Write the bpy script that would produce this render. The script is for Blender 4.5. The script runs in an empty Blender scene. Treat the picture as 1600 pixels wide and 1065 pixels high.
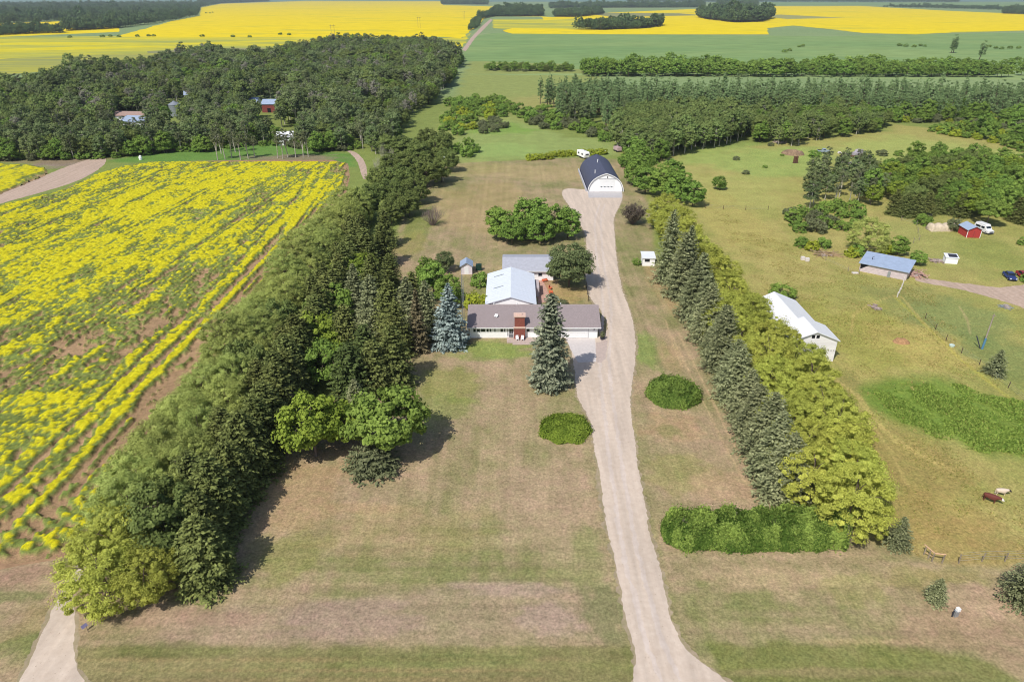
import bpy, math, random
import numpy as np
from mathutils import Vector, Matrix
R = math.radians
S = bpy.context.scene
COL = S.collection
# ------------------------------------------------------------------ camera
CAM_H = 60.0; PITCH = 26.9; F = 1067.0           # metres, degrees below the horizon, focal length in 1600-px units
cam_d = bpy.data.cameras.new('camera'); cam = bpy.data.objects.new('camera', cam_d); COL.objects.link(cam)
cam.location = (0, 0, CAM_H); cam.rotation_euler = (R(90 - PITCH), 0, 0)
cam_d.sensor_width = 36; cam_d.lens = 24.0; cam_d.clip_start = 0.5; cam_d.clip_end = 100000
S.camera = cam
# ------------------------------------------------------------------ light
SUN_EL = 50.0; SUN_AZ = math.atan2(-0.59, -0.81)   # the sun stands behind the camera, to the left
W = bpy.data.worlds.new('World'); S.world = W; W.use_nodes = True
wn = W.node_tree; bg = wn.nodes['Background']
sky = wn.nodes.new('ShaderNodeTexSky'); sky.sky_type = 'NISHITA'; sky.sun_disc = False
sky.sun_elevation = R(SUN_EL); sky.sun_rotation = SUN_AZ
sky.air_density = 1.0; sky.dust_density = 1.5; sky.ozone_density = 1.0
wn.links.new(sky.outputs[0], bg.inputs[0]); bg.inputs[1].default_value = 0.10
sd = bpy.data.lights.new('sun', 'SUN'); sd.energy = 3.6; sd.angle = R(0.55); sd.color = (1.0, 0.955, 0.89)
sun = bpy.data.objects.new('sun', sd); COL.objects.link(sun); sun.location = (-60, -80, 200)
sdir = Vector((0.59, 0.81, -math.tan(R(SUN_EL)) * math.hypot(.59, .81)))
sun.rotation_euler = sdir.to_track_quat('-Z', 'Y').to_euler()
S.view_settings.view_transform = 'Standard'; S.view_settings.look = 'None'
S.view_settings.exposure = 0.15; S.view_settings.gamma = 1.0
S.cycles.pixel_filter_type = 'BLACKMAN_HARRIS'; S.cycles.filter_width = 1.05; S.cycles.max_bounces = 5; S.cycles.diffuse_bounces = 3; S.cycles.transmission_bounces = 3
S.cycles.volume_bounces = 0; S.cycles.caustics_reflective = False; S.cycles.caustics_refractive = False

# ------------------------------------------------------------------ helpers
CP, SP = math.cos(R(PITCH)), math.sin(R(PITCH))
def G(px, py, z=0.0):
    """the ground (or height-z) point seen at a place of the 1600 px wide photograph"""
    u = (px - 800) / F; v = (532.5 - py) / F
    dx, dy, dz = u, CP + v * SP, -SP + v * CP
    t = (z - CAM_H) / dz
    return Vector((dx * t, dy * t, z))
def Gxy(px, py, z=0.0):
    p = G(px, py, z); return (p.x, p.y)
rng = np.random.default_rng(7)
rnd = random.Random(11)

def tag(o, label=None, cat=None, group=None, kind=None):
    if label: o['label'] = label
    if cat: o['category'] = cat
    if group: o['group'] = group
    if kind: o['kind'] = kind
    return o
def empty(name, loc, rz=0.0, label=None, cat=None, group=None):
    o = bpy.data.objects.new(name, None); COL.objects.link(o); o.empty_display_size = 0.5
    o.location = loc; o.rotation_euler = (0, 0, rz)
    return tag(o, label, cat, group)
def npmesh(name, V, Fc, mats, parent=None, smooth=False, attrs=None, midx=None):
    """V (n,3); Fc (m,k) array of equal-size faces"""
    me = bpy.data.meshes.new(name); V = np.ascontiguousarray(V, dtype=np.float32); Fc = np.ascontiguousarray(Fc, dtype=np.int32)
    m, k = Fc.shape
    me.vertices.add(len(V)); me.vertices.foreach_set('co', V.ravel())
    me.loops.add(m * k); me.loops.foreach_set('vertex_index', Fc.ravel())
    me.polygons.add(m); me.polygons.foreach_set('loop_start', np.arange(m, dtype=np.int32) * k)
    try: me.polygons.foreach_set('loop_total', np.full(m, k, dtype=np.int32))
    except Exception: pass
    for mt in (mats if isinstance(mats, (list, tuple)) else [mats]): me.materials.append(mt)
    if midx is not None: me.polygons.foreach_set('material_index', np.asarray(midx, dtype=np.int32))
    me.update(calc_edges=True)
    if smooth: me.polygons.foreach_set('use_smooth', np.ones(m, dtype=bool))
    for nm, (dom, typ, arr) in (attrs or {}).items():
        a = me.attributes.new(nm, typ, dom)
        a.data.foreach_set('color' if typ == 'FLOAT_COLOR' else 'value', np.ascontiguousarray(arr, dtype=np.float32).ravel())
    o = bpy.data.objects.new(name, me); COL.objects.link(o)
    if parent: o.parent = parent
    return o
class MB:
    """collects shapes into one mesh"""
    def __init__(s): s.v = []; s.f = []; s.m = []
    def add(s, vs, fs, mi=0):
        b = len(s.v); s.v += [tuple(v) for v in vs]; s.f += [tuple(b + i for i in f) for f in fs]; s.m += [mi] * len(fs); return s
    def box(s, x0, y0, z0, x1, y1, z1, mi=0):
        vs = [(x, y, z) for z in (z0, z1) for y in (y0, y1) for x in (x0, x1)]
        return s.add(vs, [(0, 2, 3, 1), (4, 5, 7, 6), (0, 1, 5, 4), (2, 6, 7, 3), (0, 4, 6, 2), (1, 3, 7, 5)], mi)
    def prism(s, prof, y0, y1, mi=0, axis='y'):
        """prof: counter-clockwise (x,z) outline extruded along y (or (y,z) along x)"""
        n = len(prof)
        if axis == 'y': vs = [(a, y0, b) for a, b in prof] + [(a, y1, b) for a, b in prof]
        elif axis == 'x': vs = [(y0, a, b) for a, b in prof] + [(y1, a, b) for a, b in prof]
        else: vs = [(a, b, y0) for a, b in prof] + [(a, b, y1) for a, b in prof]
        fs = [tuple(range(n)), tuple(range(2 * n - 1, n - 1, -1))] + [(i, i + n, (i + 1) % n + n, (i + 1) % n) for i in range(n)]
        return s.add(vs, fs, mi)
    def tube(s, pts, rad, n=8, mi=0):
        pts = [Vector(p) for p in pts]; b = len(s.v)
        rad = rad if isinstance(rad, (list, tuple)) else [rad] * len(pts)
        for i, p in enumerate(pts):
            d = (pts[min(i + 1, len(pts) - 1)] - pts[max(i - 1, 0)]).normalized()
            a = d.orthogonal().normalized() if abs(d.z) < .99 else Vector((1, 0, 0)); c = d.cross(a).normalized(); a = c.cross(d)
            for k in range(n):
                t = 2 * math.pi * k / n; q = p + (a * math.cos(t) + c * math.sin(t)) * rad[i]; s.v.append(tuple(q))
        for i in range(len(pts) - 1):
            for k in range(n):
                s.f.append((b + i * n + k, b + i * n + (k + 1) % n, b + (i + 1) * n + (k + 1) % n, b + (i + 1) * n + k)); s.m.append(mi)
        s.f.append(tuple(b + k for k in range(n - 1, -1, -1))); s.m.append(mi)
        e = b + (len(pts) - 1) * n; s.f.append(tuple(e + k for k in range(n))); s.m.append(mi)
        return s
    def build(s, name, mats, parent=None, bevel=0, smooth=False, loc=None):
        me = bpy.data.meshes.new(name); me.from_pydata(s.v, [], s.f)
        for mt in (mats if isinstance(mats, (list, tuple)) else [mats]): me.materials.append(mt)
        me.polygons.foreach_set('material_index', s.m)
        if smooth: me.polygons.foreach_set('use_smooth', [True] * len(s.f))
        me.validate(); me.update()
        o = bpy.data.objects.new(name, me); COL.objects.link(o)
        if parent: o.parent = parent
        if loc: o.location = loc
        if bevel:
            b = o.modifiers.new('bevel', 'BEVEL'); b.width = bevel; b.segments = 2; b.limit_method = 'ANGLE'
        return o
# ---- noise in world space
def _h(ix, iy, s):
    h = (ix.astype(np.int64) * 374761393 + iy.astype(np.int64) * 668265263 + s * 974634777) & 0xffffffff
    h = ((h ^ (h >> 13)) * 1274126177) & 0xffffffff
    return ((h ^ (h >> 16)) & 0xffff) / 65535.0
def vn(x, y, s=0):
    x = np.asarray(x, float); y = np.asarray(y, float)
    ix = np.floor(x); iy = np.floor(y); fx = x - ix; fy = y - iy
    fx = fx * fx * (3 - 2 * fx); fy = fy * fy * (3 - 2 * fy)
    a = _h(ix, iy, s); b = _h(ix + 1, iy, s); c = _h(ix, iy + 1, s); d = _h(ix + 1, iy + 1, s)
    return (a + (b - a) * fx) * (1 - fy) + (c + (d - c) * fx) * fy
def fbm(x, y, s=0, o=4):
    t = 0; a = .5; n = 0
    for k in range(o):
        t = t + a * vn(x * 2 ** k + 17.3 * k, y * 2 ** k - 9.1 * k, s + k); n += a; a *= .5
    return t / n
def sstep(a, b, x):
    t = np.clip((x - a) / (b - a), 0, 1); return t * t * (3 - 2 * t)
def sdist(X, Y, poly):
    """signed distance to a polygon, negative inside"""
    P = np.array(poly, float); n = len(P); d = np.full(X.shape, 1e18); ins = np.zeros(X.shape, bool)
    for i in range(n):
        ax, ay = P[i]; bx, by = P[(i + 1) % n]; ex, ey = bx - ax, by - ay
        t = np.clip(((X - ax) * ex + (Y - ay) * ey) / (ex * ex + ey * ey + 1e-12), 0, 1)
        d = np.minimum(d, (X - ax - ex * t) ** 2 + (Y - ay - ey * t) ** 2)
        c = (ay > Y) != (by > Y)
        if abs(by - ay) > 1e-9: ins ^= c & (X < (bx - ax) * (Y - ay) / (by - ay) + ax)
    d = np.sqrt(d); return np.where(ins, -d, d)
def GP(pts, z=0.0): return [Gxy(a, b, z) for a, b in pts]
def inpoly(x, y, poly):
    c = False; n = len(poly)
    for i in range(n):
        x0, y0 = poly[i]; x1, y1 = poly[(i + 1) % n]
        if (y0 > y) != (y1 > y) and x < (x1 - x0) * (y - y0) / (y1 - y0) + x0: c = not c
    return c

# ------------------------------------------------------------------ materials
def lin(r, g, b):
    f = lambda c: (c / 255 / 12.92) if c / 255 <= .04045 else ((c / 255 + .055) / 1.055) ** 2.4
    return (f(r), f(g), f(b), 1)
MATS = {}
def mat(name, col, rough=.8, noise=.12, nscale=3.0, metal=0.0, spec=.3, bump=0.0, col2=None, detail=4, stretch=None):
    if name in MATS: return MATS[name]
    m = bpy.data.materials.new(name); m.use_nodes = True; nt = m.node_tree; b = nt.nodes['Principled BSDF']
    b.inputs['Roughness'].default_value = rough; b.inputs['Metallic'].default_value = metal
    b.inputs['Specular IOR Level'].default_value = spec
    tc = nt.nodes.new('ShaderNodeTexCoord'); nz = nt.nodes.new('ShaderNodeTexNoise')
    nz.inputs['Scale'].default_value = nscale; nz.inputs['Detail'].default_value = detail; nz.inputs['Roughness'].default_value = .65
    if stretch:
        mp = nt.nodes.new('ShaderNodeMapping'); mp.inputs['Scale'].default_value = stretch
        nt.links.new(tc.outputs['Object'], mp.inputs[0]); nt.links.new(mp.outputs[0], nz.inputs['Vector'])
    else: nt.links.new(tc.outputs['Object'], nz.inputs['Vector'])
    mr = nt.nodes.new('ShaderNodeMapRange'); mr.inputs[1].default_value = .3; mr.inputs[2].default_value = .7
    nt.links.new(nz.outputs[0], mr.inputs[0])
    mx = nt.nodes.new('ShaderNodeMix'); mx.data_type = 'RGBA'
    c = tuple(col[:3]) + (1,)
    c2 = (tuple(col2[:3]) + (1,)) if col2 is not None else tuple(x * (1 - 2.2 * noise) for x in c[:3]) + (1,)
    mx.inputs[6].default_value = c2; mx.inputs[7].default_value = c if col2 is not None else tuple(min(1, x * (1 + noise)) for x in c[:3]) + (1,)
    nt.links.new(mr.outputs[0], mx.inputs[0]); nt.links.new(mx.outputs[2], b.inputs['Base Color'])
    if bump:
        bp = nt.nodes.new('ShaderNodeBump'); bp.inputs['Strength'].default_value = bump; bp.inputs['Distance'].default_value = .05
        nt.links.new(nz.outputs[0], bp.inputs['Height']); nt.links.new(bp.outputs[0], b.inputs['Normal'])
    MATS[name] = m; return m
def leafmat(name, dark, light, rv=.25, transl=.25):
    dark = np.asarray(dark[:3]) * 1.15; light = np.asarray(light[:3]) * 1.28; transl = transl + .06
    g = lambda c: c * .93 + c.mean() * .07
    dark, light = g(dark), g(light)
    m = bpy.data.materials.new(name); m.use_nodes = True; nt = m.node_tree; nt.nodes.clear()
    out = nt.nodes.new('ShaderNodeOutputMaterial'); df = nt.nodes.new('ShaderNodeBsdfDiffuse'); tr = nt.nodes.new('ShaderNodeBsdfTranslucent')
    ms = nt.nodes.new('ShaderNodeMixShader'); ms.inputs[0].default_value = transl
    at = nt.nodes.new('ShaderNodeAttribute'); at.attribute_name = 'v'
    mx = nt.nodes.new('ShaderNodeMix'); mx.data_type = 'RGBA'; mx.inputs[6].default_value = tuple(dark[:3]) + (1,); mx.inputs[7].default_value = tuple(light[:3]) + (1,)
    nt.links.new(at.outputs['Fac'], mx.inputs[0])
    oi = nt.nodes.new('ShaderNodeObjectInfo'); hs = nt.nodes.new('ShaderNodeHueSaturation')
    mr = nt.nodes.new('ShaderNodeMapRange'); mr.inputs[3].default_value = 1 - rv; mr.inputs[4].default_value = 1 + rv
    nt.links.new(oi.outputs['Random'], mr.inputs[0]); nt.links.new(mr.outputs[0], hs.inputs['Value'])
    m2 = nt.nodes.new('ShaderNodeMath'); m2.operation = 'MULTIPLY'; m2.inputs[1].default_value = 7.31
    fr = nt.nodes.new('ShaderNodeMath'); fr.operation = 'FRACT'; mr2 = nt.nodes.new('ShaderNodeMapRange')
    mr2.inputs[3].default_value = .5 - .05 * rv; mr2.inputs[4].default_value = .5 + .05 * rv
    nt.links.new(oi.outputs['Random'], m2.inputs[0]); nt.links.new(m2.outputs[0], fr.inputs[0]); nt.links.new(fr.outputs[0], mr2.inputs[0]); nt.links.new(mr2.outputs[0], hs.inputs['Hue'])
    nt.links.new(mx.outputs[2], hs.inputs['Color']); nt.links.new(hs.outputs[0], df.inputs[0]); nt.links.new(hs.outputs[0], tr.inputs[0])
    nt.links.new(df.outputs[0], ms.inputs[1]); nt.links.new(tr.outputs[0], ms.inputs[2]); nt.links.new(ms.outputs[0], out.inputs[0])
    return m
def colmat(name, nscale=2.5, amt=.35, bump=.5, rough=.95, bdist=.15, fine=9.0):
    """vertex-colour ground material with world-space mottling and bump"""
    m = bpy.data.materials.new(name); m.use_nodes = True; nt = m.node_tree; b = nt.nodes['Principled BSDF']
    b.inputs['Roughness'].default_value = rough; b.inputs['Specular IOR Level'].default_value = .1
    at = nt.nodes.new('ShaderNodeAttribute'); at.attribute_name = 'Col'
    tc = nt.nodes.new('ShaderNodeTexCoord')
    n1 = nt.nodes.new('ShaderNodeTexNoise'); n1.inputs['Scale'].default_value = nscale; n1.inputs['Detail'].default_value = 5; n1.inputs['Roughness'].default_value = .7
    n2 = nt.nodes.new('ShaderNodeTexNoise'); n2.inputs['Scale'].default_value = nscale * .13; n2.inputs['Detail'].default_value = 4
    nt.links.new(tc.outputs['Object'], n1.inputs['Vector']); nt.links.new(tc.outputs['Object'], n2.inputs['Vector'])
    mr = nt.nodes.new('ShaderNodeMapRange'); mr.inputs[1].default_value = .3; mr.inputs[2].default_value = .7; mr.inputs[3].default_value = 1 - amt; mr.inputs[4].default_value = 1 + amt
    nt.links.new(n1.outputs[0], mr.inputs[0])
    mr2 = nt.nodes.new('ShaderNodeMapRange'); mr2.inputs[1].default_value = .3; mr2.inputs[2].default_value = .7; mr2.inputs[3].default_value = 1 - amt * .35; mr2.inputs[4].default_value = 1 + amt * .35
    nt.links.new(n2.outputs[0], mr2.inputs[0])
    mu = nt.nodes.new('ShaderNodeMath'); mu.operation = 'MULTIPLY'; nt.links.new(mr.outputs[0], mu.inputs[0]); nt.links.new(mr2.outputs[0], mu.inputs[1])
    n4 = nt.nodes.new('ShaderNodeTexNoise'); n4.inputs['Scale'].default_value = fine; n4.inputs['Detail'].default_value = 6; n4.inputs['Roughness'].default_value = .75; nt.links.new(tc.outputs['Object'], n4.inputs['Vector'])
    mr4 = nt.nodes.new('ShaderNodeMapRange'); mr4.inputs[1].default_value = .36; mr4.inputs[2].default_value = .64; mr4.inputs[3].default_value = 1 - amt * 1.15; mr4.inputs[4].default_value = 1 + amt * 1.0; nt.links.new(n4.outputs[0], mr4.inputs[0])
    mu4 = nt.nodes.new('ShaderNodeMath'); mu4.operation = 'MULTIPLY'; nt.links.new(mu.outputs[0], mu4.inputs[0]); nt.links.new(mr4.outputs[0], mu4.inputs[1])
    hs = nt.nodes.new('ShaderNodeHueSaturation'); nt.links.new(at.outputs['Color'], hs.inputs['Color']); nt.links.new(mu4.outputs[0], hs.inputs['Value'])
    mrh = nt.nodes.new('ShaderNodeMapRange'); mrh.inputs[1].default_value = .3; mrh.inputs[2].default_value = .7; mrh.inputs[3].default_value = .512; mrh.inputs[4].default_value = .488
    n3 = nt.nodes.new('ShaderNodeTexNoise'); n3.inputs['Scale'].default_value = nscale * .5; n3.inputs['Detail'].default_value = 5
    nt.links.new(tc.outputs['Object'], n3.inputs['Vector']); nt.links.new(n3.outputs[0], mrh.inputs[0]); nt.links.new(mrh.outputs[0], hs.inputs['Hue'])
    nt.links.new(hs.outputs[0], b.inputs['Base Color'])
    bp = nt.nodes.new('ShaderNodeBump'); bp.inputs['Strength'].default_value = bump; bp.inputs['Distance'].default_value = bdist
    ad = nt.nodes.new('ShaderNodeMath'); ad.operation = 'ADD'; nt.links.new(n1.outputs[0], ad.inputs[0]); nt.links.new(n4.outputs[0], ad.inputs[1]); nt.links.new(ad.outputs[0], bp.inputs['Height']); nt.links.new(bp.outputs[0], b.inputs['Normal'])
    return m
# ================================================================== GROUND
C = lambda r, g, b: np.array(lin(r, g, b)[:3])
# outlines of the place on the ground
DRIVE = GP([(987,1075),(993,1043),(990,1011),(978,973),(970,923),(960,873),(950,835),(943,798),(936,732),(927,687),(920,650),(907,632),(900,607),(896,570),(893,545),(884,531),(884,527.5),(952,527.5),(947,491),(924,471),(918,451),(914,425),(917,378),(914,366),(907,351),(892,326),(876,303),(883,293),(917,297),
            (973,297),(972,316),(958,338),(960,366),(962,391),(967,428),(975,461),(985,486),(992,516),(994,545),(992,577),(984,614),(985,652),(992,682),(997,732),(1010,798),(1015,835),(1028,873),(1040,923),(1045,958),(1060,993),(1075,1018),(1100,1038),(1150,1075),(1300,1160),(1000,1160)])
ROADL = GP([(-20,1160),(28,1067),(45,1035),(65,990),(85,945),(97,922),(118,885),(140,850),(160,860),(140,890),(106,925),(115,950),(118,985),(113,1010),(120,1045),(133,1067),(190,1160)])
ROADU = GP([(-120,355),(0,318),(60,302),(120,284),(160,262),(168,246),(150,246),(120,254),(50,282),(0,300),(-120,335)])
ROADM = GP([(566,280),(574,280),(573,262),(568,248),(556,237),(538,234),(548,240),(556,248),(562,262)])
ROADR = GP([(1428,432),(1470,438),(1520,444),(1560,450),(1610,443),(1700,440),(1700,520),(1610,485),(1580,474),(1540,462),(1490,450),(1430,439)])
TRAIL = GP([(722,78),(728,80),(742,60),(758,44),(770,31),(766,30),(752,42),(735,60)])
CANOLA = [(-51, 62), (-52.5, 80), (-53, 120), (-54, 180), (-56, 225), (-60, 252), (-63.5, 266)] + GP([(543,256),(520,250),(420,250),(300,252),(215,256),(160,270),(90,300),(0,322),(-150,350),(-150,872),(0,886)])
def chaikin(P, it=2):
    for _ in range(it):
        Q = []
        for i in range(len(P)):
            a, b = P[i], P[(i + 1) % len(P)]; Q += [(a[0] * .75 + b[0] * .25, a[1] * .75 + b[1] * .25), (a[0] * .25 + b[0] * .75, a[1] * .25 + b[1] * .75)]
        P = Q
    return P
DRIVE = chaikin(DRIVE); ROADL = chaikin(ROADL); ROADU = chaikin(ROADU); ROADR = chaikin(ROADR); ROADM = chaikin(ROADM)
CANOLA2 = GP([(-90,258),(0,257),(50,259),(72,264),(76,272),(60,280),(0,304),(-90,330)])

def ground_color(X, Y):
    n1 = fbm(X / 35, Y / 35, 1, 4); n2 = fbm(X / 8, Y / 8, 5, 4); n3 = fbm(X / 2.2, Y / 2.2, 9, 3)
    n4 = fbm(X / 1.1, Y / 14, 12, 3); n5 = fbm(X / 16, Y / .8, 15, 3)
    col = np.empty(X.shape + (3,)); col[:] = C(128, 140, 74)
    def put(mask, c):
        nonlocal col
        col = col * (1 - mask[..., None]) + np.asarray(c) * mask[..., None]
    def poly(pts, c, soft=1.5, amp=3.0, k=1.0, seed=0):
        P = GP(pts); a = np.array(P); pad = soft + amp + 4
        sel = (X > a[:, 0].min() - pad) & (X < a[:, 0].max() + pad) & (Y > a[:, 1].min() - pad) & (Y < a[:, 1].max() + pad)
        if not sel.any(): return
        m = np.zeros(X.shape); xs, ys = X[sel], Y[sel]
        d = sdist(xs, ys, P) + (fbm(xs / (amp * 2 + .5), ys / (amp * 2 + .5), 40 + seed, 4) - .5) * 2 * amp
        m[sel] = (1 - sstep(-soft, soft, d)) * k
        put(m, c)
    def blob(px, py, rx, ry, c, k=.7, seed=0, rot=0):
        """soft patch; radii in pixels of the photograph's scale at that place"""
        p = G(px, py); sc = (p.y * CP + CAM_H * SP) / F
        # foreshortening of the ground there
        fy = (G(px, py - 1).y - G(px, py + 1).y) / 2
        ax, ay = rx * sc, ry * fy
        sel = (abs(X - p.x) < 1.8 * ax) & (abs(Y - p.y) < 1.8 * ay)
        if not sel.any(): return
        xs, ys = X[sel], Y[sel]
        d = np.sqrt(((xs - p.x) / ax) ** 2 + ((ys - p.y) / ay) ** 2) + (fbm(xs / max(1, ax * .35), ys / max(1, ay * .35), 70 + seed, 4) - .5) * 1.1
        m = np.zeros(X.shape); m[sel] = (1 - sstep(.55, 1.15, d)) * k
        put(m, c)
    # --- broad areas
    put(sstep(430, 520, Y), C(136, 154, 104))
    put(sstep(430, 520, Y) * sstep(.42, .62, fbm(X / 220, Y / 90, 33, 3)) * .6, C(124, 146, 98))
    # right pasture
    poly([(1010,1300),(1330,850),(1180,560),(1010,300),(985,235),(1060,240),(1200,222),(1390,205),(1385,190),(1700,240),(2300,400),(2300,1300)], C(160, 154, 90), 4, 6)
    put(sstep(.45, .62, n1) * sstep(30, 45, X) * (Y < 300) * .5, C(174, 160, 100))
    put(sstep(.48, .66, n2) * sstep(30, 45, X) * (Y < 300) * .45, C(138, 144, 74))
    blob(1180, 250, 170, 28, C(146, 164, 88), .8, 1); blob(1420, 235, 170, 25, C(158, 168, 92), .8, 2)
    blob(1140, 300, 120, 35, C(164, 164, 94), .7, 31); blob(1150, 345, 60, 50, C(170, 158, 92), .6, 3)
    blob(1330, 520, 120, 70, C(150, 150, 74), .7, 4); blob(1490, 500, 100, 40, C(126, 138, 82), .75, 5)
    blob(1440, 540, 80, 40, C(178, 162, 96), .7, 6); blob(1400, 460, 60, 20, C(136, 138, 82), .6, 7)
    blob(1570, 560, 60, 50, C(120, 134, 78), .7, 71)
    blob(1320, 610, 60, 25, C(128, 118, 74), .5, 8)
    blob(1480, 380, 110, 45, C(150, 152, 86), .75, 9); blob(1560, 400, 60, 40, C(134, 142, 72), .6, 91)
    blob(1500, 850, 140, 60, C(164, 144, 90), .75, 92); blob(1420, 720, 90, 80, C(156, 138, 84), .65, 93)
    blob(1330, 700, 70, 60, C(158, 140, 84), .6, 94); blob(1440, 800, 120, 50, C(162, 142, 86), .6, 95)
    # lush patch
    poly([(1365,612),(1420,600),(1500,602),(1560,618),(1640,640),(1700,760),(1600,718),(1500,706),(1440,672),(1390,640)], C(106, 134, 52), 2.5, 5, .85, 3)
    # meadow behind the yard
    poly([(690,262),(720,215),(760,180),(820,185),(880,215),(950,215),(965,243),(900,246),(800,250),(745,254)], C(142, 156, 90), 3, 4, .95, 4)
    poly([(650,250),(700,170),(735,90),(765,95),(900,100),(940,120),(880,200),(760,185),(715,225),(690,262)], C(142, 150, 84), 5, 8, .9, 5)
    blob(840, 160, 70, 15, C(158, 152, 92), .7, 10); blob(780, 200, 60, 10, C(120, 152, 66), .7, 11); blob(790, 235, 60, 12, C(144, 166, 94), .7, 12)
    # the band of grass left of the wood and around the farm
    poly([(150,252),(240,238),(420,222),(520,238),(560,240),(560,262),(420,249),(220,254)], C(98, 134, 62), 3, 4, .9, 6)
    blob(455, 246, 90, 5, C(140, 122, 104), .8, 13); blob(100, 255, 50, 8, C(142, 124, 112), .9, 14); blob(80, 250, 90, 6, C(138, 122, 96), .7, 15)
    # --- the mown yard
    lawn = GP([(-300,1400),(-300,900),(-100,905),(30,870),(90,860),(140,880),(330,900),(420,700),(600,560),(600,420),(640,300),(690,258),(760,252),(905,246),(970,250),(1010,300),(1030,420),(1180,700),(1240,800),(1400,860),(1500,885),(1700,880),(2100,900),(2100,1400)])
    d = sdist(X, Y, lawn) + (n2 - .5) * 3; L = 1 - sstep(-1.0, 1.0, d)
    tan = C(170, 148, 118); grn = C(132, 132, 84); pal = C(186, 164, 132)
    dry = np.clip(.56 + (n1 - .5) * 1.4 + (n2 - .5) * 1.0 + (n3 - .5) * .8 + (n4 - .5) * .6, 0, 1)
    front = 1 - sstep(62, 72, Y)
    dry = np.clip(dry + front * (n5 - .5) * .7, 0, 1)
    lc = grn + (tan - grn) * dry[..., None]
    col = col * (1 - L[..., None]) + lc * L[..., None]
    # bands and patches on it
    def band(pts, c, k, s=.8, amp=1.2, seed=20): poly(pts, c, s, amp, k, seed)
    band([(230,1005),(930,1005),(930,975),(900,915),(650,920),(520,940),(250,955)], C(172, 148, 126), .5, 2, 2.2, 21)
    blob(540, 965, 130, 35, C(168, 142, 128), .5, 22); blob(800, 920, 120, 14, C(182, 156, 140), .6, 23); blob(860, 965, 60, 28, C(178, 152, 138), .55, 24)
    band([(120,1009),(990,1009),(990,1200),(120,1200)], C(122, 122, 72), .66, .4, .5, 25)
    for (a, b) in ((1030, 4), (1047, 3), (1062, 5)): blob(560, a, 420, b, C(150, 132, 92), .6, a)
    blob(270, 1015, 90, 18, C(104, 112, 58), .5, 26); blob(690, 1030, 150, 12, C(112, 122, 68), .5, 27)
    band([(1105,1005),(1420,1008),(1600,1040),(1700,1200),(1180,1200)], C(116, 122, 64), .75, .5, 1.0, 28)
    blob(1330, 1050, 200, 8, C(152, 136, 98), .55, 29); blob(1360, 1002, 130, 5, C(176, 156, 112), .5, 30)
    blob(1480, 985, 130, 40, C(166, 138, 112), .55, 32); blob(1560, 940, 70, 35, C(186, 156, 130), .6, 33); blob(1430, 905, 60, 22, C(142, 134, 84), .6, 34)
    blob(1200, 905, 120, 25, C(184, 160, 126), .6, 35); blob(1330, 920, 60, 30, C(152, 148, 92), .5, 36); blob(1500, 900, 60, 16, C(150, 140, 88), .6, 361)
    blob(900, 870, 60, 60, C(134, 138, 86), .6, 37); blob(945, 960, 40, 50, C(124, 126, 84), .7, 38)
    blob(700, 600, 60, 30, C(140, 142, 78), .7, 39); blob(770, 545, 70, 16, C(130, 148, 72), .8, 40); blob(690, 640, 60, 30, C(128, 140, 72), .6, 41)
    blob(470, 770, 70, 60, C(168, 142, 102), .5, 42); blob(450, 870, 60, 50, C(134, 136, 76), .6, 43); blob(620, 830, 170, 45, C(158, 140, 96), .35, 44)
    blob(850, 790, 70, 90, C(178, 152, 126), .5, 45); blob(800, 640, 60, 60, C(178, 154, 124), .5, 46)
    blob(560, 795, 90, 12, C(176, 148, 112), .5, 47); blob(320, 965, 120, 14, C(168, 140, 118), .6, 48)
    blob(1010, 545, 30, 28, C(128, 146, 76), .75, 49); blob(1045, 555, 22, 22, C(176, 150, 108), .4, 50); blob(1050, 665, 50, 25, C(178, 148, 112), .55, 51)
    blob(1045, 672, 22, 12, C(122, 126, 74), .6, 52); blob(1060, 740, 70, 35, C(146, 142, 84), .5, 53); blob(1130, 760, 60, 25, C(176, 148, 116), .55, 54)
    blob(1035, 440, 20, 50, C(178, 150, 108), .5, 55)
    blob(760, 320, 90, 40, C(164, 146, 98), .55, 56); blob(850, 268, 120, 14, C(172, 154, 110), .6, 57); blob(730, 340, 50, 20, C(178, 154, 118), .5, 58)
    blob(655, 345, 30, 30, C(120, 134, 62), .7, 59); blob(640, 380, 30, 20, C(146, 140, 80), .6, 60); blob(880, 460, 60, 16, C(178, 150, 100), .6, 61)
    blob(850, 440, 20, 12, C(188, 140, 116), .6, 62); blob(740, 262, 60, 10, C(160, 150, 96), .5, 63)
    blob(30, 900, 60, 20, C(158, 130, 108), .8, 64); blob(20, 930, 60, 12, C(118, 122, 76), .7, 65); blob(30, 1010, 60, 25, C(116, 124, 70), .8, 66); blob(60, 965, 40, 30, C(156, 140, 96), .5, 67)
    # mower tracks: fine lines along the yard
    ml = (vn(X / .9, Y / 45, 88) - .5) * L * (1 - front) * .17 + (vn(X / 45, Y / .6, 89) - .5) * L * front * .20
    col = col * (1 + ml[..., None])
    # tracks through the pasture
    def track(pts, w, c, k, seed):
        P = GP(pts); m = np.zeros(X.shape); a = np.array(P)
        sel = (X > a[:, 0].min() - 3) & (X < a[:, 0].max() + 3) & (Y > a[:, 1].min() - 3) & (Y < a[:, 1].max() + 3)
        xs, ys = X[sel], Y[sel]; d = np.full(xs.shape, 1e9)
        for (ax, ay), (bx, by) in zip(P[:-1], P[1:]):
            ex, ey = bx - ax, by - ay; t = np.clip(((xs - ax) * ex + (ys - ay) * ey) / (ex * ex + ey * ey), 0, 1)
            d = np.minimum(d, np.hypot(xs - ax - ex * t, ys - ay - ey * t))
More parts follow.
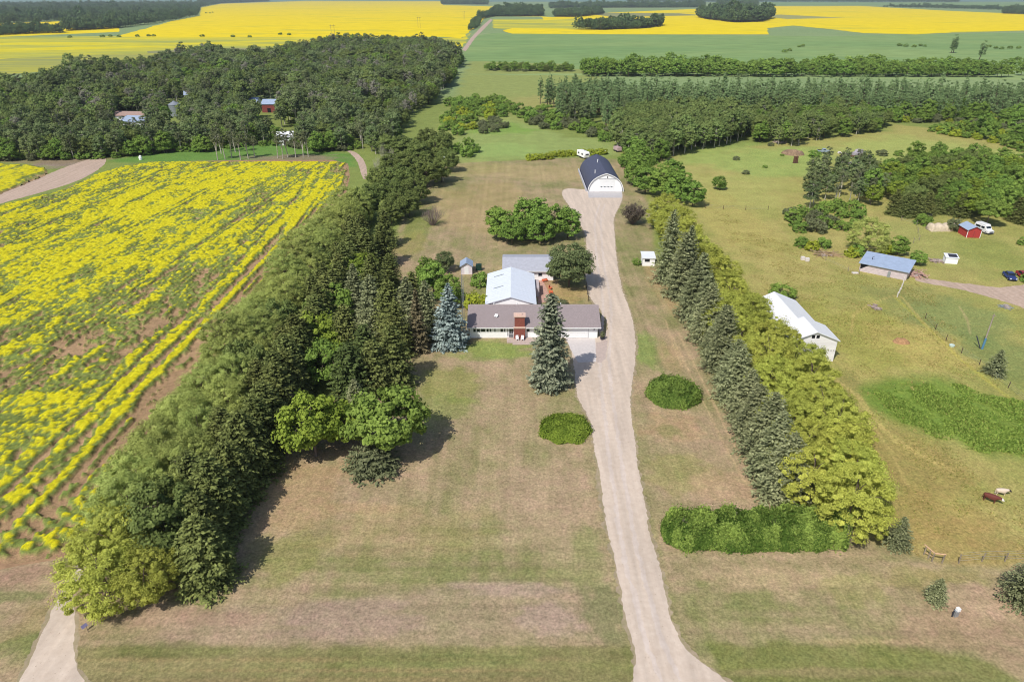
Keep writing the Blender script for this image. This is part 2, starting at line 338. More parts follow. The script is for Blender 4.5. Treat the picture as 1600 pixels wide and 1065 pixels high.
        d += (fbm(xs / 1.5, ys / 1.5, seed, 3) - .5) * w; m[sel] = (1 - sstep(w * .4, w, d)) * k; put(m, c)
    tc = C(186, 168, 104)
    track([(1300,590),(1330,610),(1360,650),(1400,690),(1450,715),(1490,735)], .5, tc, .7, 1); track([(1340,615),(1380,668),(1430,705),(1470,730)], .35, tc, .6, 2)
    track([(1330,520),(1335,490),(1360,475),(1395,462),(1410,465),(1440,500),(1500,560)], .4, tc, .6, 3)
    track([(1400,465),(1432,495),(1500,560),(1600,640)], .45, C(176, 168, 80), .6, 4); track([(1290,560),(1310,600),(1345,640),(1390,700),(1420,760)], .35, tc, .5, 5)
    track([(1060,520),(1080,560),(1110,620),(1145,690),(1175,745)], .25, C(190, 164, 126), .6, 6); track([(1050,525),(1069,565),(1100,630),(1135,700),(1165,755)], .22, C(190, 164, 126), .55, 7)
    track([(1500,480),(1512,500),(1516,520)], .3, C(176, 160, 112), .6, 8)
    track([(1040,500),(1052,540),(1064,570)], .22, C(190, 164, 126), .55, 9)
    return col * (.94 + .12 * n3[..., None])

GMAT = colmat('ground_grass', 1.5, .27, .7, bdist=.10, fine=3.2)
GMAT2 = GMAT
def make_ground():
    ang = np.concatenate([np.arange(-180, -46, 6.0), np.arange(-46, 46.01, .13), np.arange(50, 179, 6.0)]) * math.pi / 180
    rr = [0.02, 2.0, 6.0, 12.0]
    while rr[-1] < 1400: rr.append(rr[-1] * (1.0065 if rr[-1] > 36 else 1.06))
    while rr[-1] < 29000: rr.append(rr[-1] * 1.06)
    rr = np.array(rr); A, Rr = np.meshgrid(ang, rr); X = Rr * np.sin(A); Y = Rr * np.cos(A)
    col = ground_color(X, Y)
    nr, na = X.shape; idx = np.arange(nr * na).reshape(nr, na)
    a = idx[:-1, :]; b = idx[1:, :]; a2 = np.roll(a, -1, 1); b2 = np.roll(b, -1, 1)
    Fc = np.stack([a, b, b2, a2], -1).reshape(-1, 4)[:, ::-1]
    V = np.stack([X, Y, np.zeros_like(X)], -1).reshape(-1, 3)
    cc = np.concatenate([col.reshape(-1, 3), np.ones((nr * na, 1))], 1)
    o = npmesh('ground', V, Fc, GMAT, attrs={'Col': ('POINT', 'FLOAT_COLOR', cc)})
    tag(o, kind='structure')
    return o
make_ground()

def sheet(name, poly, z, m, step=1.0, amp=.35, seed=3, nocol=True):
    """flat sheet with a ragged outline"""
    P = []
    n = len(poly)
    for i in range(n):
        (x0, y0), (x1, y1) = poly[i], poly[(i + 1) % n]; L = math.hypot(x1 - x0, y1 - y0); k = max(1, min(600, int(L / step)))
        for j in range(k):
            t = j / k; P.append((x0 + (x1 - x0) * t, y0 + (y1 - y0) * t))
    if amp:
        A = np.array(P); dx = (fbm(A[:, 0] / .7, A[:, 1] / .7, seed, 3) - .5) * 2 * amp + (fbm(A[:, 0] / 9, A[:, 1] / 9, seed + 9, 2) - .5) * .8 * amp
        dy = (fbm(A[:, 0] / 1.3 + 50, A[:, 1] / 1.3, seed + 1, 3) - .5) * 2 * amp
        A[:, 0] += dx; A[:, 1] += dy; P = [tuple(p) for p in A]
    from mathutils.geometry import tessellate_polygon
    tris = tessellate_polygon([[Vector((x, y, 0)) for x, y in P]])
    me = bpy.data.meshes.new(name); me.from_pydata([(x, y, z) for x, y in P], [], [tuple(t) for t in tris]); me.materials.append(m)
    import bmesh
    bm = bmesh.new(); bm.from_mesh(me); bmesh.ops.recalc_face_normals(bm, faces=bm.faces)
    for f in bm.faces:
        if f.normal.z < 0: f.normal_flip()
    bm.to_mesh(me); bm.free()
    o = bpy.data.objects.new(name, me); COL.objects.link(o); return tag(o, kind='structure')

def gravelmat(name, c1, c2, grass):
    m = mat(name, c1, .95, 0, 1.2, bump=.3, col2=c2, detail=8, spec=.1)
    nt = m.node_tree; b = nt.nodes['Principled BSDF']; src = b.inputs['Base Color'].links[0].from_socket
    # wheel-tracks & blotches: two more scales
    tc = nt.nodes.new('ShaderNodeTexCoord'); n = nt.nodes.new('ShaderNodeTexNoise'); n.inputs['Scale'].default_value = .45; n.inputs['Detail'].default_value = 6
    mp = nt.nodes.new('ShaderNodeMapping'); mp.inputs['Scale'].default_value = (2.2, .16, 1); nt.links.new(tc.outputs['Object'], mp.inputs[0]); nt.links.new(mp.outputs[0], n.inputs['Vector'])
    mr = nt.nodes.new('ShaderNodeMapRange'); mr.inputs[1].default_value = .35; mr.inputs[2].default_value = .7; mr.inputs[3].default_value = 1.06; mr.inputs[4].default_value = .86; nt.links.new(n.outputs[0], mr.inputs[0])
    hs = nt.nodes.new('ShaderNodeHueSaturation'); nt.links.new(src, hs.inputs['Color']); nt.links.new(mr.outputs[0], hs.inputs['Value'])
    n2 = nt.nodes.new('ShaderNodeTexNoise'); n2.inputs['Scale'].default_value = 5; n2.inputs['Detail'].default_value = 3; nt.links.new(tc.outputs['Object'], n2.inputs['Vector'])
    mr3 = nt.nodes.new('ShaderNodeMapRange'); mr3.inputs[1].default_value = .66; mr3.inputs[2].default_value = .74; nt.links.new(n2.outputs[0], mr3.inputs[0])
    mx = nt.nodes.new('ShaderNodeMix'); mx.data_type = 'RGBA'; mx.inputs[7].default_value = tuple(grass) + (1,)
    nt.links.new(mr3.outputs[0], mx.inputs[0]); nt.links.new(hs.outputs[0], mx.inputs[6]); nt.links.new(mx.outputs[2], b.inputs['Base Color'])
    return m
GRAVEL = gravelmat('gravel', C(210, 194, 178), C(195, 177, 160), C(160, 140, 122))
DIRT = gravelmat('dirt', C(196, 174, 158), C(172, 150, 132), C(140, 126, 96))
EDGE = gravelmat('gravel_verge', C(176, 156, 136), C(140, 134, 96), C(128, 128, 84))
def offs(poly, d):
    n = len(poly); out = []
    area = sum(poly[i][0] * poly[(i + 1) % n][1] - poly[(i + 1) % n][0] * poly[i][1] for i in range(n)); s = 1 if area > 0 else -1
    for i in range(n):
        a = Vector(poly[i - 1]); b = Vector(poly[i]); c = Vector(poly[(i + 1) % n])
        t = ((b - a).normalized() + (c - b).normalized())
        t = t.normalized() if t.length > 1e-6 else (c - b).normalized()
        out.append((b.x + t.y * d * s, b.y - t.x * d * s))
    return out
sheet('driveway_verge', offs(DRIVE, .30), .004, EDGE, .16, .55, 31)
sheet('driveway', DRIVE, .008, GRAVEL, .16, .26, 3)
sheet('road_verge', offs(ROADL, .35), .004, EDGE, .25, .35, 33)
TRACKC = GP([(1052,1064),(1022,1000),(1008,940),(990,880),(979,820),(969,760),(960,700),(955,650),(947,600),(945,550),(950,500),(948,460),(940,420),(936,380),(934,340),(942,318)])
TRK = gravelmat('packed_gravel', C(211, 197, 186), C(196, 180, 167), C(176, 160, 146))
for off in (-.95, .75):
    Lf = []; Rt = []
    for i, p in enumerate(TRACKC):
        a = Vector(TRACKC[max(i - 1, 0)]); b_ = Vector(TRACKC[min(i + 1, len(TRACKC) - 1)]); d = (b_ - a).normalized(); nx, ny = d.y, -d.x
        Lf.append((p[0] + nx * (off - .28), p[1] + ny * (off - .28))); Rt.append((p[0] + nx * (off + .28), p[1] + ny * (off + .28)))
    sheet('wheel_track', chaikin(Lf + Rt[::-1], 1), .010, TRK, .3, .30, 35 if off < 0 else 37)
sheet('gravel_road', ROADL, .008, GRAVEL, .3, .25, 5)
sheet('farm_road', ROADU, .006, DIRT, 1, .4, 7)
sheet('farm_road', ROADM, .006, DIRT, 1, .3, 8)
sheet('farm_road', ROADR, .006, DIRT, .6, .5, 9)
sheet('field_road', TRAIL, .03, DIRT, 5, 1.2, 10)
CONC = mat('concrete', C(206, 198, 194), .85, .06, 2.0, bump=.1)
CONC2 = mat('concrete_pinkish', C(190, 172, 162), .85, .08, 2.0)
sheet('driveway_pad', GP([(884,528),(930,528),(931.5,565),(903,566),(893,548)]), .014, CONC, 1, .03, 12)
sheet('driveway_pad', GP([(930.5,535),(949,532),(946,560),(940,566),(932,566)]), .012, CONC2, .4, .15, 12)
sheet('driveway_pad', GP([(918,298),(972.5,298),(972,309),(920,309)]), .014, mat('concrete_grey', C(188, 184, 184), .85, .08, 1.5), 1, .25, 13)
PATIO = mat('patio_paving', C(196, 158, 142), .85, .12, 1.4)
sheet('patio', GP([(838,436),(848,436),(862,470),(840,474)]), .01, PATIO, .5, .25, 14)

# ---------------------------------------------------------------- far fields
def fieldmat(name, c1, c2, sc, lo, hi, stretch=(1, 1, 1), sc2=None):
    m = bpy.data.materials.new(name); m.use_nodes = True; nt = m.node_tree; b = nt.nodes['Principled BSDF']
    b.inputs['Roughness'].default_value = 1; b.inputs['Specular IOR Level'].default_value = 0
    tc = nt.nodes.new('ShaderNodeTexCoord'); mp = nt.nodes.new('ShaderNodeMapping'); mp.inputs['Scale'].default_value = stretch
    n = nt.nodes.new('ShaderNodeTexNoise'); n.inputs['Scale'].default_value = sc; n.inputs['Detail'].default_value = 6; n.inputs['Roughness'].default_value = .6; n.inputs['Distortion'].default_value = .6
    nt.links.new(tc.outputs['Object'], mp.inputs[0]); nt.links.new(mp.outputs[0], n.inputs['Vector'])
    mr = nt.nodes.new('ShaderNodeMapRange'); mr.inputs[1].default_value = lo; mr.inputs[2].default_value = hi; nt.links.new(n.outputs[0], mr.inputs[0])
    mx = nt.nodes.new('ShaderNodeMix'); mx.data_type = 'RGBA'; mx.inputs[6].default_value = tuple(c1) + (1,); mx.inputs[7].default_value = tuple(c2) + (1,)
    nt.links.new(mr.outputs[0], mx.inputs[0]); 
    n2 = nt.nodes.new('ShaderNodeTexNoise'); n2.inputs['Scale'].default_value = sc * 9; n2.inputs['Detail'].default_value = 6; nt.links.new(mp.outputs[0], n2.inputs['Vector'])
    mr2 = nt.nodes.new('ShaderNodeMapRange'); mr2.inputs[1].default_value = .3; mr2.inputs[2].default_value = .7; mr2.inputs[3].default_value = .86; mr2.inputs[4].default_value = 1.12; nt.links.new(n2.outputs[0], mr2.inputs[0])
    hs = nt.nodes.new('ShaderNodeHueSaturation'); nt.links.new(mx.outputs[2], hs.inputs['Color']); nt.links.new(mr2.outputs[0], hs.inputs['Value']); nt.links.new(hs.outputs[0], b.inputs['Base Color'])
    return m
YEL = fieldmat('canola_far', C(224, 200, 34), C(184, 178, 66), .006, .56, .70, (.6, 1.6, 1))
YELP = fieldmat('canola_far_patchy', C(208, 194, 50), C(158, 164, 84), .008, .40, .62, (.5, 1.8, 1))
GRNF = fieldmat('green_crop', C(134, 156, 100), C(118, 146, 94), .006, .35, .65, (.6, 1.5, 1))
GRN2 = fieldmat('green_crop_pale', C(158, 172, 112), C(130, 152, 100), .01, .35, .65, (.6, 1.5, 1))
OLV = fieldmat('stubble', C(150, 142, 112), C(128, 140, 86), .02, .35, .65, (.6, 2, 1))
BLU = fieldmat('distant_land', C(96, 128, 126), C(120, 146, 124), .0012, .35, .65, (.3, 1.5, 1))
def fld(name, pts, m, z=.02, st=12, amp=3, seed=1): return sheet(name, GP(pts), z, m, st, amp, seed)
fld('field', [(725,84),(745,56),(770,52),(900,53),(1200,56),(1300,57),(1440,54),(1700,50),(1900,70),(1900,108),(1600,106),(1500,110),(1200,108),(900,108),(880,100),(760,96),(728,96)], GRNF, .012, 6, 2, 4)
fld('field', [(700,116),(1480,124),(1700,125),(1700,114),(1540,118),(920,115)], GRN2, .012, 6, 2, 4)
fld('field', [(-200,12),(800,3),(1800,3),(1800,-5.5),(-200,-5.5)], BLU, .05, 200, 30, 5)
fld('field', [(1195,8),(1360,8),(1700,16),(1700,3),(1195,3)], GRNF, .09, 60, 10, 4)
fld('canola_field', [(186,56),(270,33),(312,25),(314,12),(345,6),(480,1.5),(689,2),(692,8),(762,10),(764,22),(748,38),(722,60),(690,58),(186,58)], YEL, .06, 30, 6, 5)
fld('canola_field', [(-200,60),(0,58),(186,57),(500,58),(720,60),(735,52),(722,76),(640,74),(470,72),(430,77),(330,79),(200,84),(0,92),(-200,98)], YELP, .05, 12, 5, 6)
fld('canola_field', [(-200,42),(0,37),(100,33),(185,37),(186,42),(186,50),(0,58),(-200,60)], YEL, .06, 25, 5, 7)
fld('field', [(-200,98),(0,92),(200,84),(330,79),(430,77),(430,98),(200,100),(0,118),(-200,124)], fieldmat('field_strip', C(176, 172, 70), C(146, 150, 92), .02, .4, .6, (.3, 2.5, 1)), .04, 10, 3, 8)
fld('field', [(230,80),(330,75.5),(430,76),(430,80),(330,80),(230,84)], OLV, .07, 8, 2, 8)
fld('canola_field', [(846,26),(864,27),(950,20),(1090,14),(1200,10),(1345,9.5),(1480,17),(1600,22),(1800,26),(1800,50),(1600,48),(1490,51),(1430,54),(1350,52),(1300,46),(1240,40),(1200,44),(1200,54),(1000,54),(800,53),(786,48),(800,44),(900,46),(960,42),(940,33),(900,29),(850,32)], YEL, .07, 20, 5, 9)
fld('canola_field', [(770,30),(850,30),(900,28),(1000,24),(1100,20),(1240,26),(1300,34),(1240,40),(1180,46),(960,44),(800,47),(770,44)], YELP, .06, 16, 5, 10)
fld('canola_field', [(742,10),(762,10),(850,12),(846,26),(764,26)], YEL, .055, 16, 5, 10)
fld('field', [(1180,24),(1220,23),(1320,28),(1230,30)], fieldmat('gap_in_crop', C(162, 158, 100), C(146, 150, 100), .02, .4, .6), .085, 8, 6, 12)
fld('field', [(905,20),(1060,21),(1100,24),(960,27)], OLV, .085, 8, 6, 13)

# ---------------------------------------------------------------- canola near
def crop(name, poly, x0, x1, y0, y1, dx, dy, edge=True, seed=50):
    nx = int((x1 - x0) / dx); ny = int((y1 - y0) / dy)
    X, Y = np.meshgrid(np.linspace(x0, x1, nx), np.linspace(y0, y1, ny))
    r2 = np.random.default_rng(seed); X = X + (r2.random(X.shape) - .5) * dx * .8; Y = Y + (r2.random(X.shape) - .5) * dy * .8
    S2 = sdist(X, Y, poly) + (fbm(X / 3, Y / 3, seed, 3) - .5) * 1.4
    frame = X > -(0.669 * Y + 20.3) - 14
    # rows bend slightly toward the wood
    Xr = X + 6 * np.sin(Y / 70.)
    big = fbm(Xr / 13, Y / 42, seed + 1, 4); mid = fbm(Xr / 3.2, Y / 17, seed + 2, 4); row = vn(Xr / .9, Y / 22, seed + 3)
    cl = fbm(X / .62, Y / .85, seed + 4, 3); cl2 = vn(X / .34, Y / .42, seed + 8); mic = fbm(X / 1.9, Y / 4.2, seed + 12, 3)
    D = .42 + (big - .5) * .80 + (mid - .5) * .95 + (row - .5) * .30 + (mic - .5) * .95
    D = D + .08 * sstep(120, 200, Y)
    if edge:
        e = np.interp(Y, [60, 120, 180, 225, 266], [-53.5, -54, -54.5, -57, -63]) - X      # metres from the wood's side of the field
        e = e + (fbm(X / 9, Y / 25, seed + 6, 3) - .5) * 1.6
        far = sstep(185, 235, Y)
        D = D - (.56 - .42 * np.cos(e * 6.283 / 2.1 + 1.5 * fbm(X / 8, Y / 20, 44, 2)) * sstep(.45, .6, fbm(X / 6, Y / 12, 46, 2))) * (1 - sstep(6.4, 8.2, e)) * (1 - .6 * far) * (1 - .45 * (1 - sstep(70, 82, Y)))
        g_ = lambda c_, w_: np.exp(-((e - c_) / w_) ** 2)
        D = D + (1 - .6 * far) * (.5 * g_(8.6, .6) - .55 * g_(10.3, .75) + .30 * g_(12.4, .9) - .42 * g_(14.3, .45) + .12 * g_(15.6, .7) - .25 * g_(17.6, .4))
        D = D - .05 * (1 - sstep(14, 40, e))
        near = 1 - sstep(66, 84, Y); D = D - .06 * near + near * .2 * np.cos((Y + .55 * X) * 6.283 / 2.3)  # thin stand at the near corner
        for tx in (-78, -80, -104, -106, -131, -133): D = D - .35 * np.exp(-((Xr - tx) / .35) ** 2)
    D = D - .5 * sstep(-2.2, 0, S2)
    plant = sstep(-.02, .18, D + (cl - .5) * .9)
    flower = sstep(.40, .60, D + (cl - .5) * .95 + (cl2 - .5) * .35)
    Z = .04 + plant * (.22 + .34 * cl + .22 * cl2) + flower * .14
    Z = np.where(S2 > -.3, .03, Z)
    soil = C(172, 142, 108) * (.8 + .4 * fbm(X / 6, Y / 14, seed + 7, 3))[..., None]
    soil = soil * (1 - .25 * cl2[..., None])
    lf = fbm(X / 5, Y / 5, seed + 5, 3)[..., None]
    green = C(112, 124, 62) * (.7 + .7 * lf) * (.75 + .5 * cl2[..., None])
    yel = C(204, 194, 28) * (.80 + .35 * cl[..., None])
    c = soil * (1 - plant[..., None]) + green * plant[..., None]; flc = flower[..., None] * (.80 + .20 * cl2[..., None]); c = c * (1 - flc) + yel * flc
    idx = np.arange(nx * ny).reshape(ny, nx); keep = (S2 < 0) & frame
    k = keep[:-1, :-1] & keep[1:, :-1] & keep[:-1, 1:] & keep[1:, 1:]
    Fc = np.stack([idx[:-1, :-1], idx[:-1, 1:], idx[1:, 1:], idx[1:, :-1]], -1)[k]
    used = np.unique(Fc); rm = np.full(nx * ny, -1); rm[used] = np.arange(len(used)); Fc = rm[Fc]
    V = np.stack([X, Y, Z], -1).reshape(-1, 3)[used]; cc = np.concatenate([c.reshape(-1, 3)[used], np.ones((len(used), 1))], 1)
    o = npmesh(name, V, Fc, colmat(name + '_mat', 5.0, .30, .5, bdist=.06), attrs={'Col': ('POINT', 'FLOAT_COLOR', cc)})
    return tag(o, 'yellow flowering canola crop with green gaps and bare soil strips', 'crop', kind='stuff')
cn = np.array(CANOLA)
crop('canola_crop', CANOLA, -215, -50, 52, 275, .21, .27)
o = crop('canola_crop', CANOLA2, -235, -165, 225, 285, .5, .5, edge=False, seed=90)
o['label'] = 'small rounded corner of yellow canola beyond the farm road'
sheet('field_soil', offs(CANOLA, .3), .004, mat('soil', C(162, 130, 100), .95, .15, .8, bump=.3), 2, .4, 17)

# tall grass and weeds standing on the pasture
def tall_grass():
    r = np.random.default_rng(77)
    def fill(polypx, n, s0, s1, thr):
        P = GP(polypx); a = np.array(P); x = a[:, 0].min() + np.ptp(a[:, 0]) * r.random(n); y = a[:, 1].min() + np.ptp(a[:, 1]) * r.random(n)
        k = (sdist(x, y, P) + (fbm(x / 4, y / 4, 61, 3) - .5) * 8 < 0) & (fbm(x / 3.5, y / 3.5, 62, 4) + .25 * (r.random(n) - .5) > thr)
        x, y = x[k], y[k]; m = len(x); s = s0 + (s1 - s0) * r.random(m); return np.stack([x, y, s * .55], 1), s
    A, sa = fill([(1365,612),(1420,600),(1500,602),(1560,618),(1640,640),(1700,760),(1600,718),(1500,706),(1440,672),(1390,640)], 46000, .14, .30, .42)
    B, sb = fill([(1400,860),(1300,600),(1180,440),(1120,330),(1300,420),(1430,440),(1600,640),(1680,700),(1680,870)], 90000, .08, .2, .53)
    P = np.vstack([A, B]); s = np.concatenate([sa, sb]); n = len(P)
    nn = np.stack([r.normal(size=n), r.normal(size=n), .35 + .5 * r.random(n)], 1); nn /= np.linalg.norm(nn, axis=1, keepdims=True)
    t = np.cross(nn, np.stack([r.normal(size=n), r.normal(size=n), np.zeros(n)], 1)); t /= np.linalg.norm(t, axis=1, keepdims=True); b = np.cross(nn, t)
    V = np.stack([P + t * s[:, None] * .8, P + b * s[:, None] * .45, P - t * s[:, None] * .8, P - b * s[:, None] * .45], 1).reshape(-1, 3); V[:, 2] = np.maximum(V[:, 2], .01)
    mi = np.concatenate([np.zeros(len(A), int), 1 + (r.random(len(B)) < .45)]); v = r.random(n)
    o = npmesh('tall_grass', V, np.arange(n * 4).reshape(n, 4), [leafmat('lush_grass', C(100, 130, 48), C(148, 166, 74), 0), leafmat('olive_grass', C(112, 116, 52), C(150, 150, 78), 0), leafmat('dry_grass', C(150, 134, 78), C(184, 164, 104), 0)], attrs={'v': ('FACE', 'FLOAT', v)}, midx=mi)
    tag(o, 'tall green and yellowing grass in the right pasture', 'grass', kind='stuff')
tall_grass()
# ================================================================== TREES AND BUSHES
def leaf_quads(P, Nn, size, asp, v, seed=0, tang=None):
    """diamond-shaped leaf clumps"""
    r = np.random.default_rng(seed + 991); n = len(P)
    Nn = Nn / (np.linalg.norm(Nn, axis=1, keepdims=True) + 1e-9)
    if tang is None:
        t = r.normal(size=(n, 3))
    else: t = tang
    t = t - Nn * (t * Nn).sum(1, keepdims=True); t /= (np.linalg.norm(t, axis=1, keepdims=True) + 1e-9)
    b = np.cross(Nn, t); s = np.asarray(size).reshape(-1, 1) * np.ones((n, 1))
    V = np.stack([P + t * s, P + b * s * asp, P - t * s, P - b * s * asp], 1).reshape(-1, 3)
    return V, np.arange(n * 4).reshape(n, 4), np.asarray(v)
def unit(r, n):
    d = r.normal(size=(n, 3)); return d / np.linalg.norm(d, axis=1, keepdims=True)
def crown_pts(seed, rx, rz, zc, ncl, nleaf, clr, up=.25, top_round=1.0, flat_bottom=.75, inner=.25, squash=.95, lift=.0, skirt=.6):
    """clumps of leaves spread over and through a lobed crown"""
    r = np.random.default_rng(seed); d = unit(r, ncl)
    rad = np.where(r.random(ncl) < inner, r.random(ncl) ** .5 * .8, .78 + .26 * r.random(ncl))
    # lobes: a few directions bulge out
    lob = unit(r, 6); la = .66 + .36 * np.max(d @ lob.T, axis=1)
    c = d * rad[:, None] * la[:, None]
    grow = np.where(d[:, 2] < 0, (1 / np.maximum(np.sqrt(1 - d[:, 2] ** 2), .35)) ** skirt, 1.0); c[:, :2] *= grow[:, None]
    c[:, 2] = np.where(c[:, 2] < 0, c[:, 2] * flat_bottom, c[:, 2] * top_round)
    c = c * np.array([rx - clr * .6, rx - clr * .6, rz - clr * .5])
    k = r.integers(0, ncl, nleaf); cr = clr * (.45 + 1.15 * r.random(ncl) ** 2.2)
    dd = unit(r, nleaf); dd[:, 2] = np.abs(dd[:, 2]) * .55 + dd[:, 2] * .45 + .05
    rr = r.random(nleaf) ** .45
    P = c[k] + dd * (rr * cr[k])[:, None] * np.array([1, 1, squash]); P[:, 2] += zc
    Nn = dd * .9 + unit(r, nleaf) * .75 + np.array([0, 0, up]) + c[k] / max(rx, rz) * .4
    cv = r.random(ncl)
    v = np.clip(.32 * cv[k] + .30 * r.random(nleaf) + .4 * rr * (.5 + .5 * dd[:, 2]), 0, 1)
    return P, Nn, v, c + np.array([0, 0, zc]), r
BARK = mat('bark', C(112, 98, 84), .9, .15, 4, stretch=(1, 1, .2)); PALEB = mat('pale_bark', C(186, 180, 166), .9, .18, 3, stretch=(1, 1, .6))
GREYB = mat('grey_twigs', C(128, 114, 108), .95, .1, 3)
STORE = {}
def hide_proto(root):
    """prototypes are placed on their first use"""
    return root
class Tree:
    """one kind of tree: meshes for trunk and crown, placed as many times as the photo shows"""
    def __init__(s, name, cat, trunk, crown, extra=None):
        s.name = name; s.cat = cat; s.trunk = trunk; s.crown = crown; s.extra = extra
    def put(s, x, y, sc=1.0, sz=None, rz=None, label='', group=None, z=0, tilt=0):
        rz = rnd.uniform(0, 6.28) if rz is None else rz
        e = empty(s.name, (x, y, z), rz, label, s.cat, group); e.scale = (sc, sc, sz if sz else sc)
        if tilt: e.rotation_euler = (tilt * math.cos(rz), tilt * math.sin(rz), rz)
        for nm, me in (('trunk', s.trunk), ('crown', s.crown)):
            if me is None: continue
            o = bpy.data.objects.new(nm, me); COL.objects.link(o); o.parent = e
        return e
def mesh_np(name, V, Fc, m, v=None):
    o = npmesh(name, V, Fc, m, attrs=({'v': ('FACE', 'FLOAT', v)} if v is not None else None)); me = o.data
    bpy.data.objects.remove(o); return me
def trunk_mesh(h, r0, limbs, m, seed=0, zfrac=.35, lean=0):
    rr = random.Random(seed); b = MB(); top = Vector((lean, 0, h))
    pts = [Vector((lean * (k / 5) ** 1.3 + rr.uniform(-.06, .06) * h * .12, rr.uniform(-.06, .06) * h * .12, h * k / 5)) for k in range(6)]; pts[0] = Vector((0, 0, -.1))
    b.tube(pts, [r0 * (1.25 - k * .21) for k in range(6)], 7)
    for c in limbs:
        k = rr.randint(1, 4); s = pts[k].lerp(pts[k + 1], rr.random()); c = Vector(c)
        mid = s.lerp(c, .5) + Vector((0, 0, .12 * (c - s).length))
        b.tube([s, mid, c], [r0 * .42, r0 * .26, r0 * .1], 5)
    o = b.build('trunk', m); me = o.data; bpy.data.objects.remove(o); return me
def broad(name, cat, seed, h, rx, leaf, nleaf, ncl, clr, lm, bark, base=.25, asp=.6, weep=False, **kw):
    rz = h * (1 - base) / 2 * 1.02; zc = h - rz
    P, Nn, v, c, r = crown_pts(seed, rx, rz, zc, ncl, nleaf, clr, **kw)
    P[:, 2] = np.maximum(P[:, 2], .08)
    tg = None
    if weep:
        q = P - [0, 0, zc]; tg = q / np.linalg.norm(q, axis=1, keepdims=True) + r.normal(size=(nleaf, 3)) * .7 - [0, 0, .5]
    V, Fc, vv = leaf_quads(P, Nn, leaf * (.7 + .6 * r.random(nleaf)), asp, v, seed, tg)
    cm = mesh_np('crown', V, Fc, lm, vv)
    sel = c[r.choice(len(c), min(9, len(c)), replace=False)]
    return Tree(name, cat, trunk_mesh(h * .8, .012 * h + .05, [tuple(q) for q in sel], bark, seed), cm)
def spruce(name, cat, seed, h, rad, lm, droop=.25, dens=1.0, base=.02, needle=.2, full=1.0, power=.85):
    """whorls of branches, each a flat fan of needled twigs with a lighter tip"""
    r = np.random.default_rng(seed); Ps = []; Ns = []; Ts = []; vs = []; sz = []
    nwh = int(h * 3.0 * dens); 
    for i in range(nwh):
        f = (i + r.random() * .6) / nwh; z = h * (base + (1 - base) * f)
        L0 = rad * (1 - f) ** power * full + .12; nb = int(5 + 6 * (1 - f))
        a0 = r.random() * 6.28
        for k in range(nb):
            az = a0 + 6.283 * k / nb + r.normal() * .16; L = L0 * (.74 + .42 * r.random())
            slope = .55 * f * 1.2 - droop * (1 - f) + r.normal() * .06
            d = np.array([math.cos(az), math.sin(az), slope]); side = np.array([-math.sin(az), math.cos(az), 0])
            nt = max(4, int(L * 7)); bv = r.random() * .35
            t = .18 + .82 * (np.arange(nt) + r.random(nt)) / nt
            w = (.42 * (1 - t) + .07) * L * .9 + .05
            s_ = r.choice([-1, 1], nt) * r.random(nt) ** .6 * w
            p = np.array([0, 0, z]) + d * (t * L)[:, None] + side * s_[:, None]
            p[:, 2] -= (t ** 2) * L * .10 + np.abs(s_) * .28 - (t > .8) * .04 * L
            Ps.append(p); n = np.array([0, 0, 1.]) + r.normal(size=(nt, 3)) * .38 + np.array([math.cos(az), math.sin(az), 0]) * .35; Ns.append(n)
            tg = d + side * (np.sign(s_) * .8)[:, None] + r.normal(size=(nt, 3)) * .15; Ts.append(tg)
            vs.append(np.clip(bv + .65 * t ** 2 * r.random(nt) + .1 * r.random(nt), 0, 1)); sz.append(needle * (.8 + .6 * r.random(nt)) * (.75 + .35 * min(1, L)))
    P = np.vstack(Ps); Nn = np.vstack(Ns); T = np.vstack(Ts); v = np.concatenate(vs); s_ = np.concatenate(sz)
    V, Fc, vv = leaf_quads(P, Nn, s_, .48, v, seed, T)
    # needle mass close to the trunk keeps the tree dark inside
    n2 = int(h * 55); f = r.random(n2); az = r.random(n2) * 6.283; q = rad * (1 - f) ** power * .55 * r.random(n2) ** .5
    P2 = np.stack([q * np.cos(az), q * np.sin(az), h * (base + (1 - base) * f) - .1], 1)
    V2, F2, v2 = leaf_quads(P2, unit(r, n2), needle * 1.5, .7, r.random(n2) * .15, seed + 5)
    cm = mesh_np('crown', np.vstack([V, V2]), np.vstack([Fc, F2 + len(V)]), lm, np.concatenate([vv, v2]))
    b = MB(); b.tube([(0, 0, -.1), (0, 0, h * .5), (0, 0, h * .97)], [.03 + .013 * h, .01 * h, .02], 7); o = b.build('trunk', BARK); tm = o.data; bpy.data.objects.remove(o)
    return Tree(name, cat, tm, cm)
